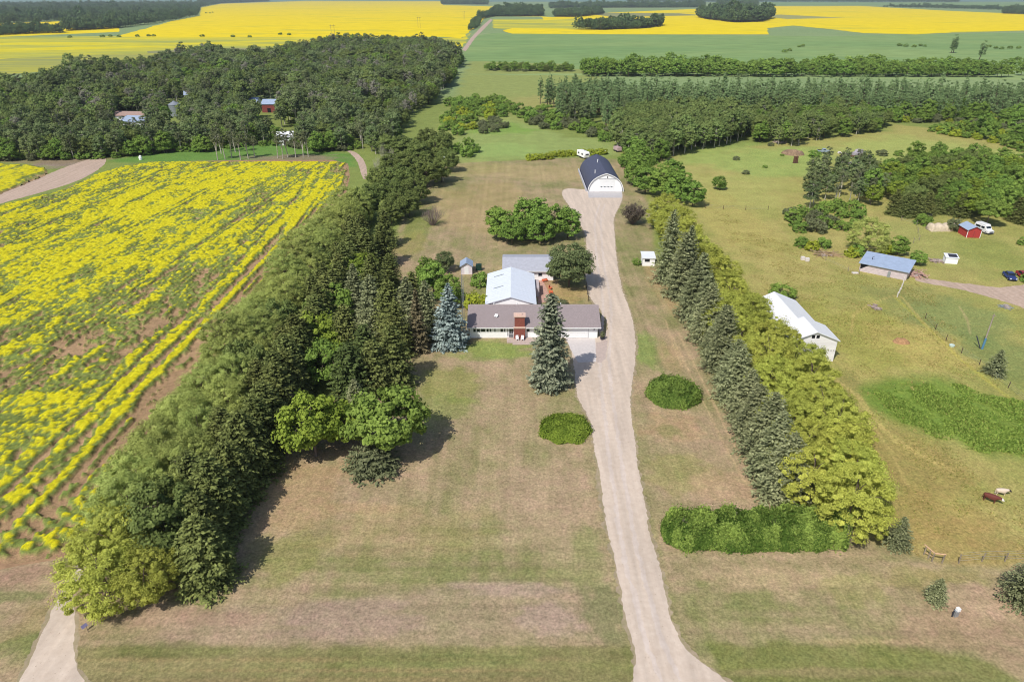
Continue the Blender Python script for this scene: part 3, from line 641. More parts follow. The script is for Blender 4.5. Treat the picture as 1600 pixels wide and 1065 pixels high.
def twiggy(name, cat, seed, h, rad, n, m, leafm=None, nleaf=0, leaf=.12):
    """bare bush: many thin stems that fork and fan out from one foot"""
    r = random.Random(seed); b = MB(); tips = []
    for i in range(n):
        az = r.uniform(0, 6.283); sp = r.random() ** .6; hh = h * (1 - .45 * sp ** 2) * r.uniform(.75, 1.05)
        x, y = math.cos(az) * rad * sp, math.sin(az) * rad * sp; s = Vector((x * .12, y * .12, 0)); m1 = Vector((x * .5, y * .5, hh * .55)); e = Vector((x, y, hh))
        b.tube([s, m1, e], [.05, .035, .012], 4)
        for j in range(4):
            q = m1.lerp(e, r.random()); w = q + Vector((r.uniform(-.22, .22) * rad, r.uniform(-.22, .22) * rad, r.uniform(.1, .28) * h)); b.tube([q, w], [.022, .01], 3); tips.append(w)
            for jj in range(2): b.tube([q.lerp(w, .5), w + Vector((r.uniform(-.12, .12) * rad, r.uniform(-.12, .12) * rad, r.uniform(-.02, .12) * h))], [.014, .008], 3)
    o = b.build('stems', m); sm = o.data; bpy.data.objects.remove(o); lm = None
    if nleaf:
        rr = np.random.default_rng(seed); T = np.array([tuple(t) for t in tips]); k = rr.integers(0, len(T), nleaf); P = T[k] * (.6 + .42 * rr.random((nleaf, 1))) + rr.normal(size=(nleaf, 3)) * .25
        P[:, 2] = np.maximum(P[:, 2], .1); V, Fc, vv = leaf_quads(P, unit(rr, nleaf) + [0, 0, .5], leaf, .6, rr.random(nleaf), seed); lm = mesh_np('crown', V, Fc, leafm, vv)
    t = Tree(name, cat, sm, lm); return t

L_WIL = leafmat('willow_leaf', C(108, 120, 56), C(188, 198, 108), .16)
L_WIL2 = leafmat('willow_leaf_bright', C(120, 128, 46), C(198, 202, 90), .14)
L_SPR = leafmat('spruce_needle', C(62, 70, 34), C(138, 146, 80), .18, .08)
L_SPG = leafmat('spruce_needle_grey', C(82, 90, 58), C(160, 164, 118), .14, .08)
L_SPB = leafmat('spruce_needle_blue', C(82, 100, 98), C(172, 186, 178), .04, .08)
L_SPP = leafmat('spruce_needle_pale', C(76, 88, 70), C(156, 160, 130), .04, .08)
L_MAP = leafmat('maple_leaf', C(84, 106, 40), C(148, 170, 76), .06)
L_MAY = leafmat('maple_leaf_yellow', C(84, 106, 34), C(152, 170, 62), .1)
L_ELM = leafmat('elm_leaf', C(72, 86, 40), C(136, 150, 82), .14)
L_GRN = leafmat('green_leaf', C(70, 98, 38), C(144, 172, 76), .16)
L_ASP = leafmat('aspen_leaf', C(70, 88, 50), C(136, 150, 98), .28)
L_ASB = leafmat('aspen_leaf_olive', C(80, 100, 50), C(144, 160, 92), .18)
L_POP = leafmat('poplar_leaf', C(86, 110, 66), C(156, 180, 120), .10)
L_HDG = leafmat('hedge_leaf', C(78, 106, 40), C(146, 168, 76), .1)
L_JUN = leafmat('juniper_leaf', C(88, 112, 34), C(152, 172, 62), .05)
L_YEL = leafmat('caragana_leaf', C(110, 128, 26), C(176, 184, 60), .15)
L_OLV = leafmat('olive_leaf', C(78, 86, 56), C(132, 138, 98), .1)
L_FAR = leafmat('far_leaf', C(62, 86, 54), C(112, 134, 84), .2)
L_BRN = leafmat('brown_needle', C(84, 80, 56), C(146, 134, 100), .05, .1)
L_PUR = leafmat('dusky_leaf', C(76, 66, 62), C(120, 112, 92), .05)

willow = [broad('willow_tree', 'tree', 100 + i, 10.5 + .9 * (i - 1), 5.2, .13, 40000, 210, .9, L_WIL, BARK, base=.02, asp=.34, inner=.15, flat_bottom=.95, weep=True, skirt=.8) for i in range(4)]
willow2 = [broad('willow_tree', 'tree', 110 + i, 10.5 + .7 * (i - 1), 4.9, .13, 40000, 230, .8, L_WIL2, BARK, base=.02, asp=.40, inner=.15, flat_bottom=.95, weep=True, skirt=.8) for i in range(3)]
dspruce = [spruce('spruce_tree', 'tree', 120 + i, 13, 4.3 + .3 * (i - 1), L_SPR, needle=.23, power=.58, dens=1.15) for i in range(3)]
gspruce = [spruce('spruce_tree', 'tree', 125 + i, 14, 4.0 + .3 * (i - 1), L_SPG, needle=.20, power=.66, dens=1.25) for i in range(3)]
bspruce = spruce('blue_spruce_tree', 'tree', 131, 13.0, 3.8, L_SPB, needle=.27, full=1.05, power=.8)
tspruce = spruce('blue_spruce_tree', 'tree', 133, 17.0, 3.6, L_SPP, needle=.28, full=1.05, power=.50)
sspruce = spruce('spruce_tree', 'tree', 135, 6.0, 2.4, L_SPG, needle=.15, dens=1.9)
espruce = spruce('spruce_tree', 'tree', 136, 8.0, 4.0, L_SPG, needle=.15, dens=2.0, power=.75)
maple = broad('maple_tree', 'tree', 140, 10.5, 6.0, .27, 15000, 120, 1.25, L_MAP, GREYB, base=.18, asp=.7, inner=.15)
mapley = broad('maple_tree', 'tree', 141, 9.5, 5.0, .24, 13000, 100, 1.15, L_MAY, GREYB, base=.08, asp=.7, inner=.15)
elm = [broad('elm_tree', 'tree', 150 + i, 11, 5.6, .24, 16000, 150, 1.1, L_ELM, BARK, base=.03, asp=.6, inner=.2) for i in range(2)]
elmo = broad('elm_tree', 'tree', 154, 10.5, 6.3, .20, 22000, 160, 1.25, leafmat('elm_leaf_olive', C(66, 80, 44), C(134, 146, 96), .02), BARK, base=.06, asp=.6, inner=.2)
gtree = [broad('ash_tree', 'tree', 160 + i, 9.5, 4.3, .24, 12000, 110, 1.0, L_GRN, BARK, base=.0, asp=.6, inner=.15, skirt=.8) for i in range(3)]
aspen = [broad('aspen_tree', 'tree', 170 + i, 13, 3.7, .26, 5200, 60, 1.0, L_ASP, PALEB, base=.12, asp=.65, inner=.15) for i in range(4)]
aspb = [broad('aspen_tree', 'tree', 176 + i, 12, 3.9, .26, 6200, 70, 1.0, L_ASB, PALEB, base=.16, asp=.65, inner=.15) for i in range(3)]
poplar = [broad('poplar_tree', 'tree', 180 + i, 17, 2.5, .27, 4800, 90, .8, L_POP, BARK, base=.0, asp=.5, inner=.3, top_round=1.1, skirt=.8) for i in range(3)]
birch = [broad('birch_tree', 'tree', 186 + i, 12, 2.4, .2, 1500, 30, .8, L_OLV, PALEB, base=.45, asp=.6, inner=.2) for i in range(2)]
bush = [broad('bush', 'bush', 190 + i, 3.6, 2.9, .2, 5200, 60, .65, L_GRN, BARK, base=-.3, asp=.65, inner=.05, skirt=.9) for i in range(3)]
bushy = [broad('bush', 'bush', 194 + i, 3.2, 2.7, .2, 4600, 50, .65, L_YEL, BARK, base=-.3, asp=.6, inner=.05, skirt=.9) for i in range(2)]
busho = [broad('bush', 'bush', 197 + i, 4.0, 3.2, .20, 5200, 60, .7, L_OLV, BARK, base=-.2, asp=.6, inner=.1, skirt=.9) for i in range(2)]
fartree = [broad('tree', 'tree', 200 + i, 12, 4.6 + i, .55, 1800, 44, 1.5, L_FAR, BARK, base=.0, asp=.7, inner=.1, skirt=.8) for i in range(3)]
hedget = [broad('tree', 'tree', 205 + i, 11.5, 5.4, .40, 3800, 60, 1.4, L_GRN, BARK, base=.0, asp=.7, inner=.1, skirt=.8) for i in range(2)]
deadbush = twiggy('dead_bush', 'bush', 5, 5.2, 3.4, 70, GREYB)
lilac = twiggy('dusky_bush', 'bush', 9, 6.0, 4.4, 60, GREYB, L_PUR, 5200, .2)
snag = twiggy('dead_tree', 'tree', 15, 9, 2.6, 26, PALEB)
brownspr = spruce('spruce_tree', 'tree', 139, 14, 2.6, L_BRN, needle=.22, dens=.8)
pine = [spruce('pine_tree', 'tree', 145 + i, 10.5, 3.9, leafmat('pine_needle_%d' % i, C(58, 70, 38), C(108, 122, 66), .1, .1), needle=.26, power=.55, droop=-.1, full=.95) for i in range(2)]

# ---- left windbreak: willows outside, spruces inside (world metres)
ORD = 'first second third fourth fifth sixth seventh eighth ninth tenth eleventh twelfth thirteenth fourteenth fifteenth sixteenth seventeenth eighteenth nineteenth twentieth'.split()
ORD += ['twenty ' + q for q in ORD[:9]] + ['thirtieth'] + ['thirty ' + q for q in ORD[:9]] + ['fortieth'] + ['forty ' + q for q in ORD[:9]]
y = 54.5; k = 0; ks = 0
while y < 204:
    xo = float(np.interp(y, [54, 64, 85, 120, 170, 205], [-44.2, -46.6, -48.0, -50.2, -50.2, -46.5])) + rnd.uniform(-.6, .6); s = rnd.uniform(.88, 1.08)
    lab = '%s willow from the gravel road end of the outer left windbreak row' % ORD[k] if k else 'nearest bright olive willow overhanging the gravel road at the end of the windbreak'
    rnd.choice(willow if k > 1 else willow2).put(xo, y, s, s * rnd.uniform(.74, 1.04) * (.92 if k == 0 else 1), None, lab, 'willows beside the canola field')
    if k == 0: rnd.choice(willow2).put(xo + 4.6, y + .3, .8, .72, None, 'low willow filling the near corner of the windbreak beside the dark spruce')
    elif y < 196: rnd.choice(willow + [elm[0]]).put(xo + rnd.uniform(4.0, 5.0), y + 2, s * .85, s * rnd.uniform(.74, 1.08), None, '%s leafy tree from the near end, between outer willow row and dark spruces' % ORD[k], 'inner leafy trees of the left windbreak')
    y += rnd.uniform(4.2, 5.2); k += 1
y = 57.5; k = 0
while y < 172:
    x = -36.4 + rnd.uniform(-.5, .5) + (1.2 if k == 0 else 0) - (0 if y < 95 else .03 * (y - 95)); s = rnd.uniform(.80, .97)
    lab = '%s dark spruce from the near end of the inner left windbreak row' % ORD[k]
    if k == 0: lab = 'foremost dark spruce at the near end of the left windbreak'
    rnd.choice(dspruce).put(x, y, s * 1.08, s * (.80 if k == 0 else .88), None, lab, 'dark spruces of the left windbreak')
    if rnd.random() < .5: rnd.choice(dspruce).put(x - 3.4, y + 2, s * .9, s * .82, None, 'dark spruce tucked between the willows and the inner spruce row', 'dark spruces behind the inner row')
    y += rnd.uniform(4.2, 5.2); k += 1
# ---- inner left grove
def at(px, py, z=0): return Gxy(px, py, z)
def P_(t, px, py, sc, sz, label, group=None, rz=None, tilt=0):
    x, y = at(px, py); return t.put(x, y, sc, sz, rz, label, group, 0, tilt)
P_(maple, 608, 704, 1.08, 1.0, 'large bright green maple with a pale trunk standing forward on the lawn')
P_(mapley, 494, 712, 1.08, 1.06, 'yellow green maple left of the big lawn maple')
P_(mapley, 545, 694, .8, .78, 'small yellow green tree between the two maples')
P_(spruce('spreading_pine_bush', 'bush', 148, 3.4, 4.3, leafmat('mugo_needle', C(70, 78, 50), C(132, 136, 98), .02, .1), needle=.22, power=.45, droop=-.05, dens=2.2, base=.0), 583, 732, 1.0, .95, 'low spreading grey green pine bush at the foot of the big maple')
P_(gspruce[0], 562, 668, .72, .62, 'small grey green spruce right behind the two maples')
P_(dspruce[0], 618, 600, 1.05, .86, 'broad dark spruce behind the big lawn maple, shading the lawn')
P_(dspruce[1], 588, 612, .9, .75, 'dark spruce directly left of the broad dark spruce behind the maple')
P_(pine[0], 552, 622, 1.05, .98, 'olive green pine with a rounded top in the middle of the left grove')
P_(pine[1], 575, 585, .95, .92, 'olive pine behind the rounded pine of the left grove')
P_(brownspr, 655, 548, .95, .90, 'browning spruce with a dead brown top left of the blue spruce')
for i, (px, py, s) in enumerate([(640, 530, 1.0), (612, 528, 1.0), (585, 520, .95), (622, 556, .9), (668, 525, .9), (648, 505, .92), (560, 500, .95), (545, 560, .9)]):
    P_(dspruce[i % 3] if i % 2 else gspruce[i % 3], px, py, s, s * .93, 'tall dense spruce in the group left of the house', 'spruces left of the house')
P_(bspruce, 704, 540, 1.02, .99, 'silvery blue spruce at the left end of the brown roofed house')
P_(tspruce, 858, 603, .98, 1.0, 'tall pale blue spruce with a browned top standing before the garage')
for i, (px, py, s) in enumerate([(545, 455, .9), (525, 505, 1.0), (495, 560, 1.0), (515, 600, .95), (565, 440, .8), (500, 520, .8), (520, 560, .8)]):
    P_([mapley, gtree[1]][i % 2], px, py, s, s, 'yellow green leafy tree among the conifers of the left grove', 'leafy trees of the left grove')
for i, (px, py, s) in enumerate([(600, 415, .95), (575, 425, 1.0), (560, 400, .95), (604, 385, .9), (585, 470, .95), (548, 430, .9), (612, 450, .75), (470, 580, 1.0), (455, 610, .95), (440, 640, .95)]):
    P_(dspruce[i % 3], px, py, s, s * .86, 'dark spruce at the far end of the inner windbreak row', 'dark spruces further back in the windbreak')
P_(snag, 460, 655, .6, .55, 'bare grey dead tree between the dark spruces and the yellow maple')
P_(snag, 505, 488, .5, .6, 'bare grey snag inside the windbreak behind the maples')
P_(gtree[0], 678, 470, .98, .95, 'light green round tree between the spruces and the little shed')
P_(gtree[2], 668, 445, .7, .7, 'small light green tree behind the spruce group')
P_(elmo, 694, 425, .45, .5, 'dusky olive tree just left of the little shed')
P_(gtree[1], 702, 478, .75, .8, 'green tree by the lattice mast behind the house')
P_(bushy[0], 743, 482, 1.1, 1.2, 'pale green bush beside the white metal roof')
P_(bush[0], 750, 446, .85, .9, 'dark green bush below the little shed')
P_(deadbush, 676, 352, 1.0, 1.0, 'bare grey leafless bush standing alone at the edge of the mown yard')
# ---- yard
P_(elmo, 889, 447, 1.0, 1.0, 'large round olive green elm beside the driveway behind the house')
for i, (px, py, s) in enumerate([(782, 374, .95), (800, 382, .85), (822, 372, 1.15), (845, 380, .95), (866, 374, 1.1), (887, 372, .9), (838, 358, 1.0), (775, 358, .75)]):
    P_(gtree[i % 3], px, py, s, s, 'bright green tree in the island clump behind the grey roofed building', 'trees of the island clump in the yard')
P_(lilac, 988, 350, .95, .95, 'dusky purple grey bush where the driveway widens before the workshop')
for i, (px, py, s) in enumerate([(992, 288, 1.0), (1008, 302, 1.1), (1034, 308, 1.2), (1060, 314, 1.15), (1082, 322, .95), (1002, 270, 1.1), (1048, 292, 1.1)]):
    P_(gtree[i % 3], px, py, s, s * .95, 'bright green tree right of the arched workshop', 'green trees right of the workshop')
def dome(name, seed, rx, ry, h, n, leaf, lm, lump=.25, flat=4.0):
    """dense low bush: leaves over and just under a lumpy rounded surface"""
    r = np.random.default_rng(seed); a = r.random(n) * 6.283; q = r.random(n) ** .5; out = 1 + (fbm(np.cos(a) * 2 + seed, np.sin(a) * 2, seed, 3) - .5) * .35
    x = np.cos(a) * q * rx * out; y = np.sin(a) * q * ry * out; lm_ = fbm(x / 1.1 + 9, y / 1.1, seed, 3); top = h * (1 - q ** flat) ** .6 * (1 - lump + 2 * lump * lm_)
    z = top * (1 - .55 * r.random(n) ** 2.2) + .04; z = np.where(r.random(n) < .25, top * r.random(n), z); st = r.random(n) < .10; z = np.where(st, z + .22 * h * r.random(n), z); x = np.where(st, x * 1.06, x); y = np.where(st, y * 1.06, y)
    nn = np.stack([np.cos(a) * q ** 3 * 1.5, np.sin(a) * q ** 3 * 1.5, np.ones(n) * .8], 1) + r.normal(size=(n, 3)) * .6
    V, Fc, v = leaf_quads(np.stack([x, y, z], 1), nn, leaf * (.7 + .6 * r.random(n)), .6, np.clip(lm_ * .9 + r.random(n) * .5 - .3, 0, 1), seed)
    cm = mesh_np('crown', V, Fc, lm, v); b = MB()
    for k in range(7): a_ = k * .9; b.tube([(0, 0, 0), (math.cos(a_) * rx * .4, math.sin(a_) * ry * .4, h * .5)], [.05, .02], 4)
    o = b.build('stems', BARK); sm = o.data; bpy.data.objects.remove(o); return Tree(name, 'bush', sm, cm)
P_(dome('juniper_bush', 210, 4.0, 3.9, 1.3, 15000, .14, L_JUN, .22), 883, 671, 1.0, 1.0, 'low dark green oval juniper bush left of the driveway', None, 0)
P_(dome('shrub', 211, 4.5, 4.3, 2.4, 15000, .17, L_HDG, .35), 1050, 618, 1.0, 1.0, 'round bright green shrub on the grass strip right of the driveway', None, 0)
P_(bush[1], 994, 414, .42, .55, 'small dark green bush on the strip beside the little white shed')
P_(gtree[2], 1123, 296, .62, .5, 'single small round tree out in the open pasture')
P_(busho[0], 876, 478, .55, .35, 'low pale bush in the backyard grass')
# ---- right windbreak
ys = [149, 144.5, 140, 134.5, 129, 123.5, 118, 112.5, 107, 101.5, 96.5, 91, 86, 81, 76.5, 72]
for i, y in enumerate(ys):
    x = [36.4, 39.6, 37.2, 40.0, 37.6, 38.9, 37.6, 38.2, 37.5, 37.6, 37.2, 37.0, 36.6, 36.6, 36.3, 36.2][i]; s = rnd.uniform(.90, 1.08)
    lab = '%s spruce from the little white shed in the row right of the yard' % ORD[i] if i else 'tall pointed spruce ending the right hand row by the little white shed'
    rnd.choice(gspruce).put(x + rnd.uniform(-.4, .4), y, s * (.92 if i < 1 else 1), s * (1.12 if i < 1 else .98 if i < 3 else .88 if i < 9 else .74) * rnd.uniform(.9, 1.08), None, lab, 'spruces of the right windbreak')
y = 65.0; k = 0
while y < 190:
    s = rnd.uniform(.9, 1.06) * (1.0 if y < 150 else .95)
    x = float(np.interp(y, [60, 66, 80, 102, 116, 150, 190], [40.5, 42.0, 44.8, 47.4, 45.4, 44.6, 42.6])) + rnd.uniform(-.8, .8)
    lab = '%s yellow green willow from the hedge in the row behind the right spruces' % ORD[k] if k else 'nearest yellow green willow at the end of the clipped hedge'
    rnd.choice(willow2).put(x, y, s, s * rnd.uniform(.84, 1.06), None, lab, 'willows of the right windbreak')
    if y < 122 and k > 0: rnd.choice(willow2).put(x - rnd.uniform(4.6, 6.0), y + rnd.uniform(.5, 2.5), s * .9, s * rnd.uniform(.86, 1.04), None, '%s yellow green willow from the hedge among those leaning over the right spruces' % ORD[k], 'inner willows of the right windbreak')
    y += rnd.uniform(4.4, 5.4); k += 1
P_(sspruce, 1400, 852, .85, .75, 'small grey green spruce beside the last yellow willow')
P_(sspruce, 1460, 938, .62, .55, 'small pale spruce alone on the verge near the pasture fence')
P_(espruce, 1606, 942, .9, .95, 'dark blue green spruce cut by the right edge of the picture')
P_(sspruce, 1553, 584, .95, .80, 'grey green spruce on the fence line right of the white barn')
# ---- clipped lilac hedge
def hedge():
    r = np.random.default_rng(300); n = 70000; x = 18.6 + 22.6 * r.random(n); w = 3.0
    ex = np.clip((x - 18.6) / 3.0, 0, 1); exr = np.clip((41.5 - x) / 2.0, 0, 1); half = w * np.sqrt(np.clip(1 - (1 - ex) ** 2, 0.02, 1)) * np.sqrt(np.clip(1 - (1 - exr) ** 2, .1, 1)) * (.82 + .4 * fbm(x / 1.4, x * 0, 5, 3)); t = r.random(n) * 2 - 1; y = 65.0 + t * half
    q = np.abs(t); lum = fbm(x / 1.5, y / 1.5, 6, 3); top = 2.9 * (1 - q ** 3.2) ** .6 * (.42 + 1.1 * lum) * np.clip(ex * 1.3 + .45, 0, 1); z = top * (1 - .5 * r.random(n) ** 2); z = np.where(r.random(n) < .3, top * r.random(n), z); z = z + (r.random(n) < .12) * .6 * r.random(n); y = y + (r.random(n) < .08) * r.normal(size=n) * .5
    nn = np.stack([(x < 21) * -.6, np.sign(t) * (q ** 2) * 1.2, np.ones(n) * .7], 1) + r.normal(size=(n, 3)) * .7
    V, Fc, v = leaf_quads(np.stack([x, y, z + .05], 1), nn, .10 + .12 * r.random(n) ** 2, .6, np.clip((lum - .5) * 2.2 + .35 + (r.random(n) - .5) * .8, 0, 1), 3)
    dk = vn(x / 1.4, y / 1.4, 77) > .86
    o = npmesh('hedge', V, Fc, [L_HDG, L_OLV], attrs={'v': ('FACE', 'FLOAT', v)}, midx=(dk & (r.random(n) < .5)).astype(int)); tag(o, 'long dense bright green hedge across the end of the right windbreak', 'hedge')
hedge()
# ---- low hedge and meadow shrubs near the workshop
for i in range(13):
    px = 827 + i * 9.6; P_(bushy[i % 2], px + rnd.uniform(-2, 2), 247 - i * .5 + (3 if i < 4 else 0), .85, .8, 'low yellow green bush in the hedge row behind the camper', 'yellow green hedge bushes behind the workshop')
def scatter(polypx, n, mind, fn, seed, logy=False):
    poly = GP(polypx); a = np.array(poly); r = random.Random(seed); pts = []; cell = {}
    tries = 0
    while len(pts) < n and tries < n * 60:
        tries += 1; x = r.uniform(a[:, 0].min(), a[:, 0].max()); y = r.uniform(a[:, 1].min(), a[:, 1].max())
        if logy: y = a[:, 1].min() * (a[:, 1].max() / a[:, 1].min()) ** r.random() ** 1.5
        if not inpoly(x, y, poly): continue
        c = (int(x // mind), int(y // mind)); ok = True
        for dx in (-1, 0, 1):
            for dy in (-1, 0, 1):
                for q in cell.get((c[0] + dx, c[1] + dy), ()):
                    if (q[0] - x) ** 2 + (q[1] - y) ** 2 < mind * mind: ok = False
        if ok: pts.append((x, y)); cell.setdefault(c, []).append((x, y))
    pts.sort(key=lambda p: p[1])
    for i, p in enumerate(pts): fn(i, p[0], p[1], r)
    return pts
def scat(polypx, n, mind, protos, smin, smax, label, group, seed, sz=1.0):
    scatter(polypx, n, mind, lambda i, x, y, r: (lambda s: r.choice(protos).put(x, y, s, s * sz * r.uniform(.88, 1.1), r.uniform(0, 6.28), label, group))(r.uniform(smin, smax)), seed)
scat([(690,205),(700,178),(730,160),(760,162),(780,175),(770,186),(740,205),(715,215)], 34, 4.5, bush + bushy, .9, 1.5, 'green bush in the scrub strip left of the meadow', 'bushes left of the meadow', 1)
scat([(700,165),(730,153),(790,158),(800,172),(860,178),(900,190),(870,200),(800,186),(750,180)], 44, 4.5, bush + [bush[0]], 1.0, 1.7, 'dark green bush in the curved thicket above the meadow', 'bushes above the meadow', 2)
scat([(745,196),(780,186),(790,198),(775,206),(745,210)], 12, 4, busho, .7, 1.0, 'greyish olive bush at the lower edge of the meadow thicket', 'greyish bushes by the meadow', 3)
scat([(820,190),(850,180),(900,190),(950,205),(960,225),(940,222),(900,205),(840,200)], 36, 4.2, busho + bush, .8, 1.25, 'scrubby bush on the edge below the right grove', 'scrub below the right grove', 4)
scat([(650,265),(690,262),(735,243),(745,236),(735,225),(700,235),(690,245)], 10, 4, bush, .9, 1.4, 'bush at the corner of the mown yard below the dark elms', 'bushes at the yard corner', 5)
# dark elms right of the farm road
for i, (px, py, s) in enumerate([(608, 248, .95), (632, 255, 1.0), (655, 262, 1.05), (682, 258, 1.05), (700, 268, .85), (640, 285, 1.0), (668, 292, 1.05), (690, 284, .85), (625, 300, .9), (650, 318, .9), (640, 338, .75), (668, 240, 1.0), (690, 240, .95), (612, 275, .8), (606, 322, .85), (624, 338, .8), (598, 300, .9), (612, 350, .7)]):
    P_(elm[i % 2], px, py, s, s, 'dark green elm in the thick group between the farm road and the mown yard', 'dark elms at the top of the yard')
for i, (px, py) in enumerate([(592, 275), (612, 262), (600, 252), (618, 318)]):
    P_(snag, px, py, .9, .75, 'grey leafless tree among the dark elms by the farm road', 'bare trees by the farm road')
# ---- the right grove and thicket
GROVE_FAR = []
def grove(i, x, y, r):
    if i < 95: s = r.uniform(.88, 1.12); r.choice(aspb).put(x, y, s, s * r.uniform(.88, 1.08), r.uniform(0, 6.28), 'olive green aspen in the dense grove behind the workshop', 'aspens of the right grove')
    else: GROVE_FAR.append((x, y))
scatter([(960,235),(985,246),(1020,250),(1060,242),(1110,232),(1165,218),(1172,200),(1120,188),(1050,186),(985,192),(962,205)], 230, 4.0, grove, 6)
scat([(870,190),(900,195),(955,205),(962,190),(985,180),(960,160),(915,150),(885,158)], 60, 4.2, poplar[:2] + aspen[:2], .78, 1.0, 'slim tree at the left end of the plantation rows', 'slim trees left of the right grove', 7)
scat([(975,262),(1000,262),(1030,255),(1040,246),(1000,248),(970,250)], 14, 4, bush + gtree[:1], .8, 1.2, 'green undergrowth bush at the foot of the right grove', 'undergrowth below the right grove', 8)
scat([(1180,222),(1240,230),(1300,216),(1370,206),(1388,196),(1330,180),(1240,172),(1180,176)], 150, 4.4, gtree + aspb + [elm[0]], .6, 1.0, 'green tree of the leafy thicket right of the grove', 'trees of the right thicket', 9)
scat([(1385,188),(1400,192),(1480,193),(1600,205),(1620,196),(1600,180),(1480,178),(1390,176)], 90, 4.4, gtree + busho + bushy + bush, .7, 1.1, 'shrubby tree in the band in front of the poplar rows', 'shrubs before the poplar rows', 10)
# ---- columnar poplars in rows
POPFAR = []
for row, (yb, n, x0, x1, s0) in enumerate([(398, 80, 34, 350, .92), (412, 84, 26, 360, .98), (426, 88, 20, 370, 1.0), (440, 90, 18, 380, 1.02)]):
    for i in range(n):
        x = x0 + (x1 - x0) * (i + rnd.uniform(-.3, .3)) / n; s = s0 * rnd.uniform(.84, 1.12); yy = yb + rnd.uniform(-2, 2) - .06 * x
        if row > 1: POPFAR.append((x, yy))
        else: rnd.choice(poplar).put(x, yy, s * 1.05, s * .95, None, 'narrow upright poplar in the straight plantation rows', 'poplars of the plantation rows', 0, rnd.uniform(.02, .09))
# ---- hedgerow beyond
for row in range(4):
    for i in range(62):
        x = 62 + 342 * (i + rnd.uniform(-.35, .35)) / 62; s = rnd.uniform(.8, 1.1) * (.62 + .76 * float(fbm(np.array(x / 22.), np.array(row * .7), 93, 2)))
        rnd.choice(hedget).put(x, 600 + row * 13 - .02 * x + rnd.uniform(-3, 3), s, s, None, 'round dark tree in the thick tree line between the two green fields', 'trees of the far tree line')
for i in range(44):
    s = rnd.uniform(.5, .8); x = -22 + 76 * i / 44
    rnd.choice(hedget + [busho[0], elm[0]]).put(x, 640 + rnd.uniform(-5, 12), s, s * .9, None, 'dusky tree in the short tree line left of the long one', 'trees of the short tree line')
for px, py, s in ((1490, 83, 1.15), (1530, 94, 1.1), (1486, 83, 1.0)): P_(poplar[0], px, py, s * 1.5, s, 'tall leaning poplar standing above the far tree line', 'tall poplars above the far tree line', None, .12)
# ---- right hand farm trees
scat([(1240,322),(1265,330),(1350,318),(1378,310),(1372,285),(1340,268),(1290,262),(1262,280),(1258,300)], 44, 5.0, [aspen[0], aspen[1], birch[0]], .62, .82, 'slim grey green aspen in the clump left of the dirt pasture', 'aspens of the right clump', 11)
scat([(1222,350),(1240,362),(1330,362),(1350,345),(1340,325),(1260,330),(1230,335)], 26, 4.4, bush + bush + busho, .7, 1.1, 'green bush under the right clump of aspens', 'bushes under the right clump', 12)
P_(willow[0], 1352, 392, 1.05, .95, 'big round grey green willow behind the long grey shed')
P_(gtree[0], 1402, 398, .62, .55, 'green tree behind the right half of the long grey shed')
P_(gtree[1], 1432, 414, .48, .42, 'green tree at the right end of the long grey shed')
for i, (px, py) in enumerate([(1252, 385), (1268, 390), (1285, 386), (1330, 400), (1340, 398), (1385, 396)]): P_([bush, bushy][i % 2][i % 2], px, py, .8, .8, 'bush in the weeds around the long grey shed', 'bushes around the long grey shed')
scat([(1345,300),(1360,322),(1440,330),(1500,338),(1600,345),(1700,360),(1700,270),(1600,268),(1480,262),(1380,268),(1350,280)], 88, 6.2, [gtree[0], gtree[1], gtree[2], elm[0], mapley], .62, .98, 'green tree in the shelter wood behind the red shed', 'trees of the shelter wood', 13)
P_(maple, 1541, 352, .78, .82, 'bright green maple right behind the white camper van')
for i, (px, py) in enumerate([(1395, 335), (1412, 338), (1428, 338), (1445, 336), (1470, 333), (1500, 338), (1585, 345), (1600, 350)]): P_(dspruce[i % 3], px, py, .75, .55, 'dark spruce at the foot of the shelter wood', 'dark spruces of the shelter wood')
P_(bush[0], 1441, 350, 1.0, .9, 'dark round bush left of the cream tarp'); P_(busho[0], 1485, 360, .7, 1.1, 'scraggy grey bush in front of the cream tarp')
scat([(1330,262),(1380,262),(1460,250),(1600,262),(1700,262),(1700,285),(1600,275),(1450,270),(1340,275)], 40, 5.5, gtree + busho, .6, .9, 'low leafy tree along the far side of the shelter wood', 'low trees behind the shelter wood', 14)
for i, (px, py, s) in enumerate([(1272, 245, 1.0), (1290, 278, 1.2), (1302, 281, 1.0), (1283, 282, 1.0), (1404, 243, .8), (1378, 243, .8), (1460, 234, .6), (1165, 272, .5), (1195, 262, .4), (1204, 228, .5), (1544, 236, .5), (1150, 250, .5), (1222, 244, .35)]): P_([bush, busho][i % 2][i % 2], px, py, s, s * .8, 'lone bush scattered on the rough pasture', 'lone bushes on the rough pasture')
for px, py in ((1596, 440), (1590, 382)): P_(bush[2], px + 8, py, .6, .6, 'green bush at the right edge near the parked car', 'bushes at the right edge near the car')
P_(bush[0], 1220, 466, 1.1, .95, 'dark green bush behind the back of the white barn')
# ---- birches with pale leaning trunks by the field
for i, (px, py, s) in enumerate([(340, 250, .95), (352, 249, .9), (362, 247, 1.0), (376, 250, 1.0), (388, 248, .9), (398, 246, .85), (346, 240, 1.1), (368, 238, 1.1), (434, 247, .95), (442, 248, .9), (450, 246, 1.0), (462, 246, 1.0), (474, 246, .9), (482, 245, .95)]):
    P_(birch[i % 2], px, py, s, s, 'thin birch with a pale leaning trunk at the top edge of the canola', 'birches at the top edge of the canola', None, rnd.uniform(.02, .12))
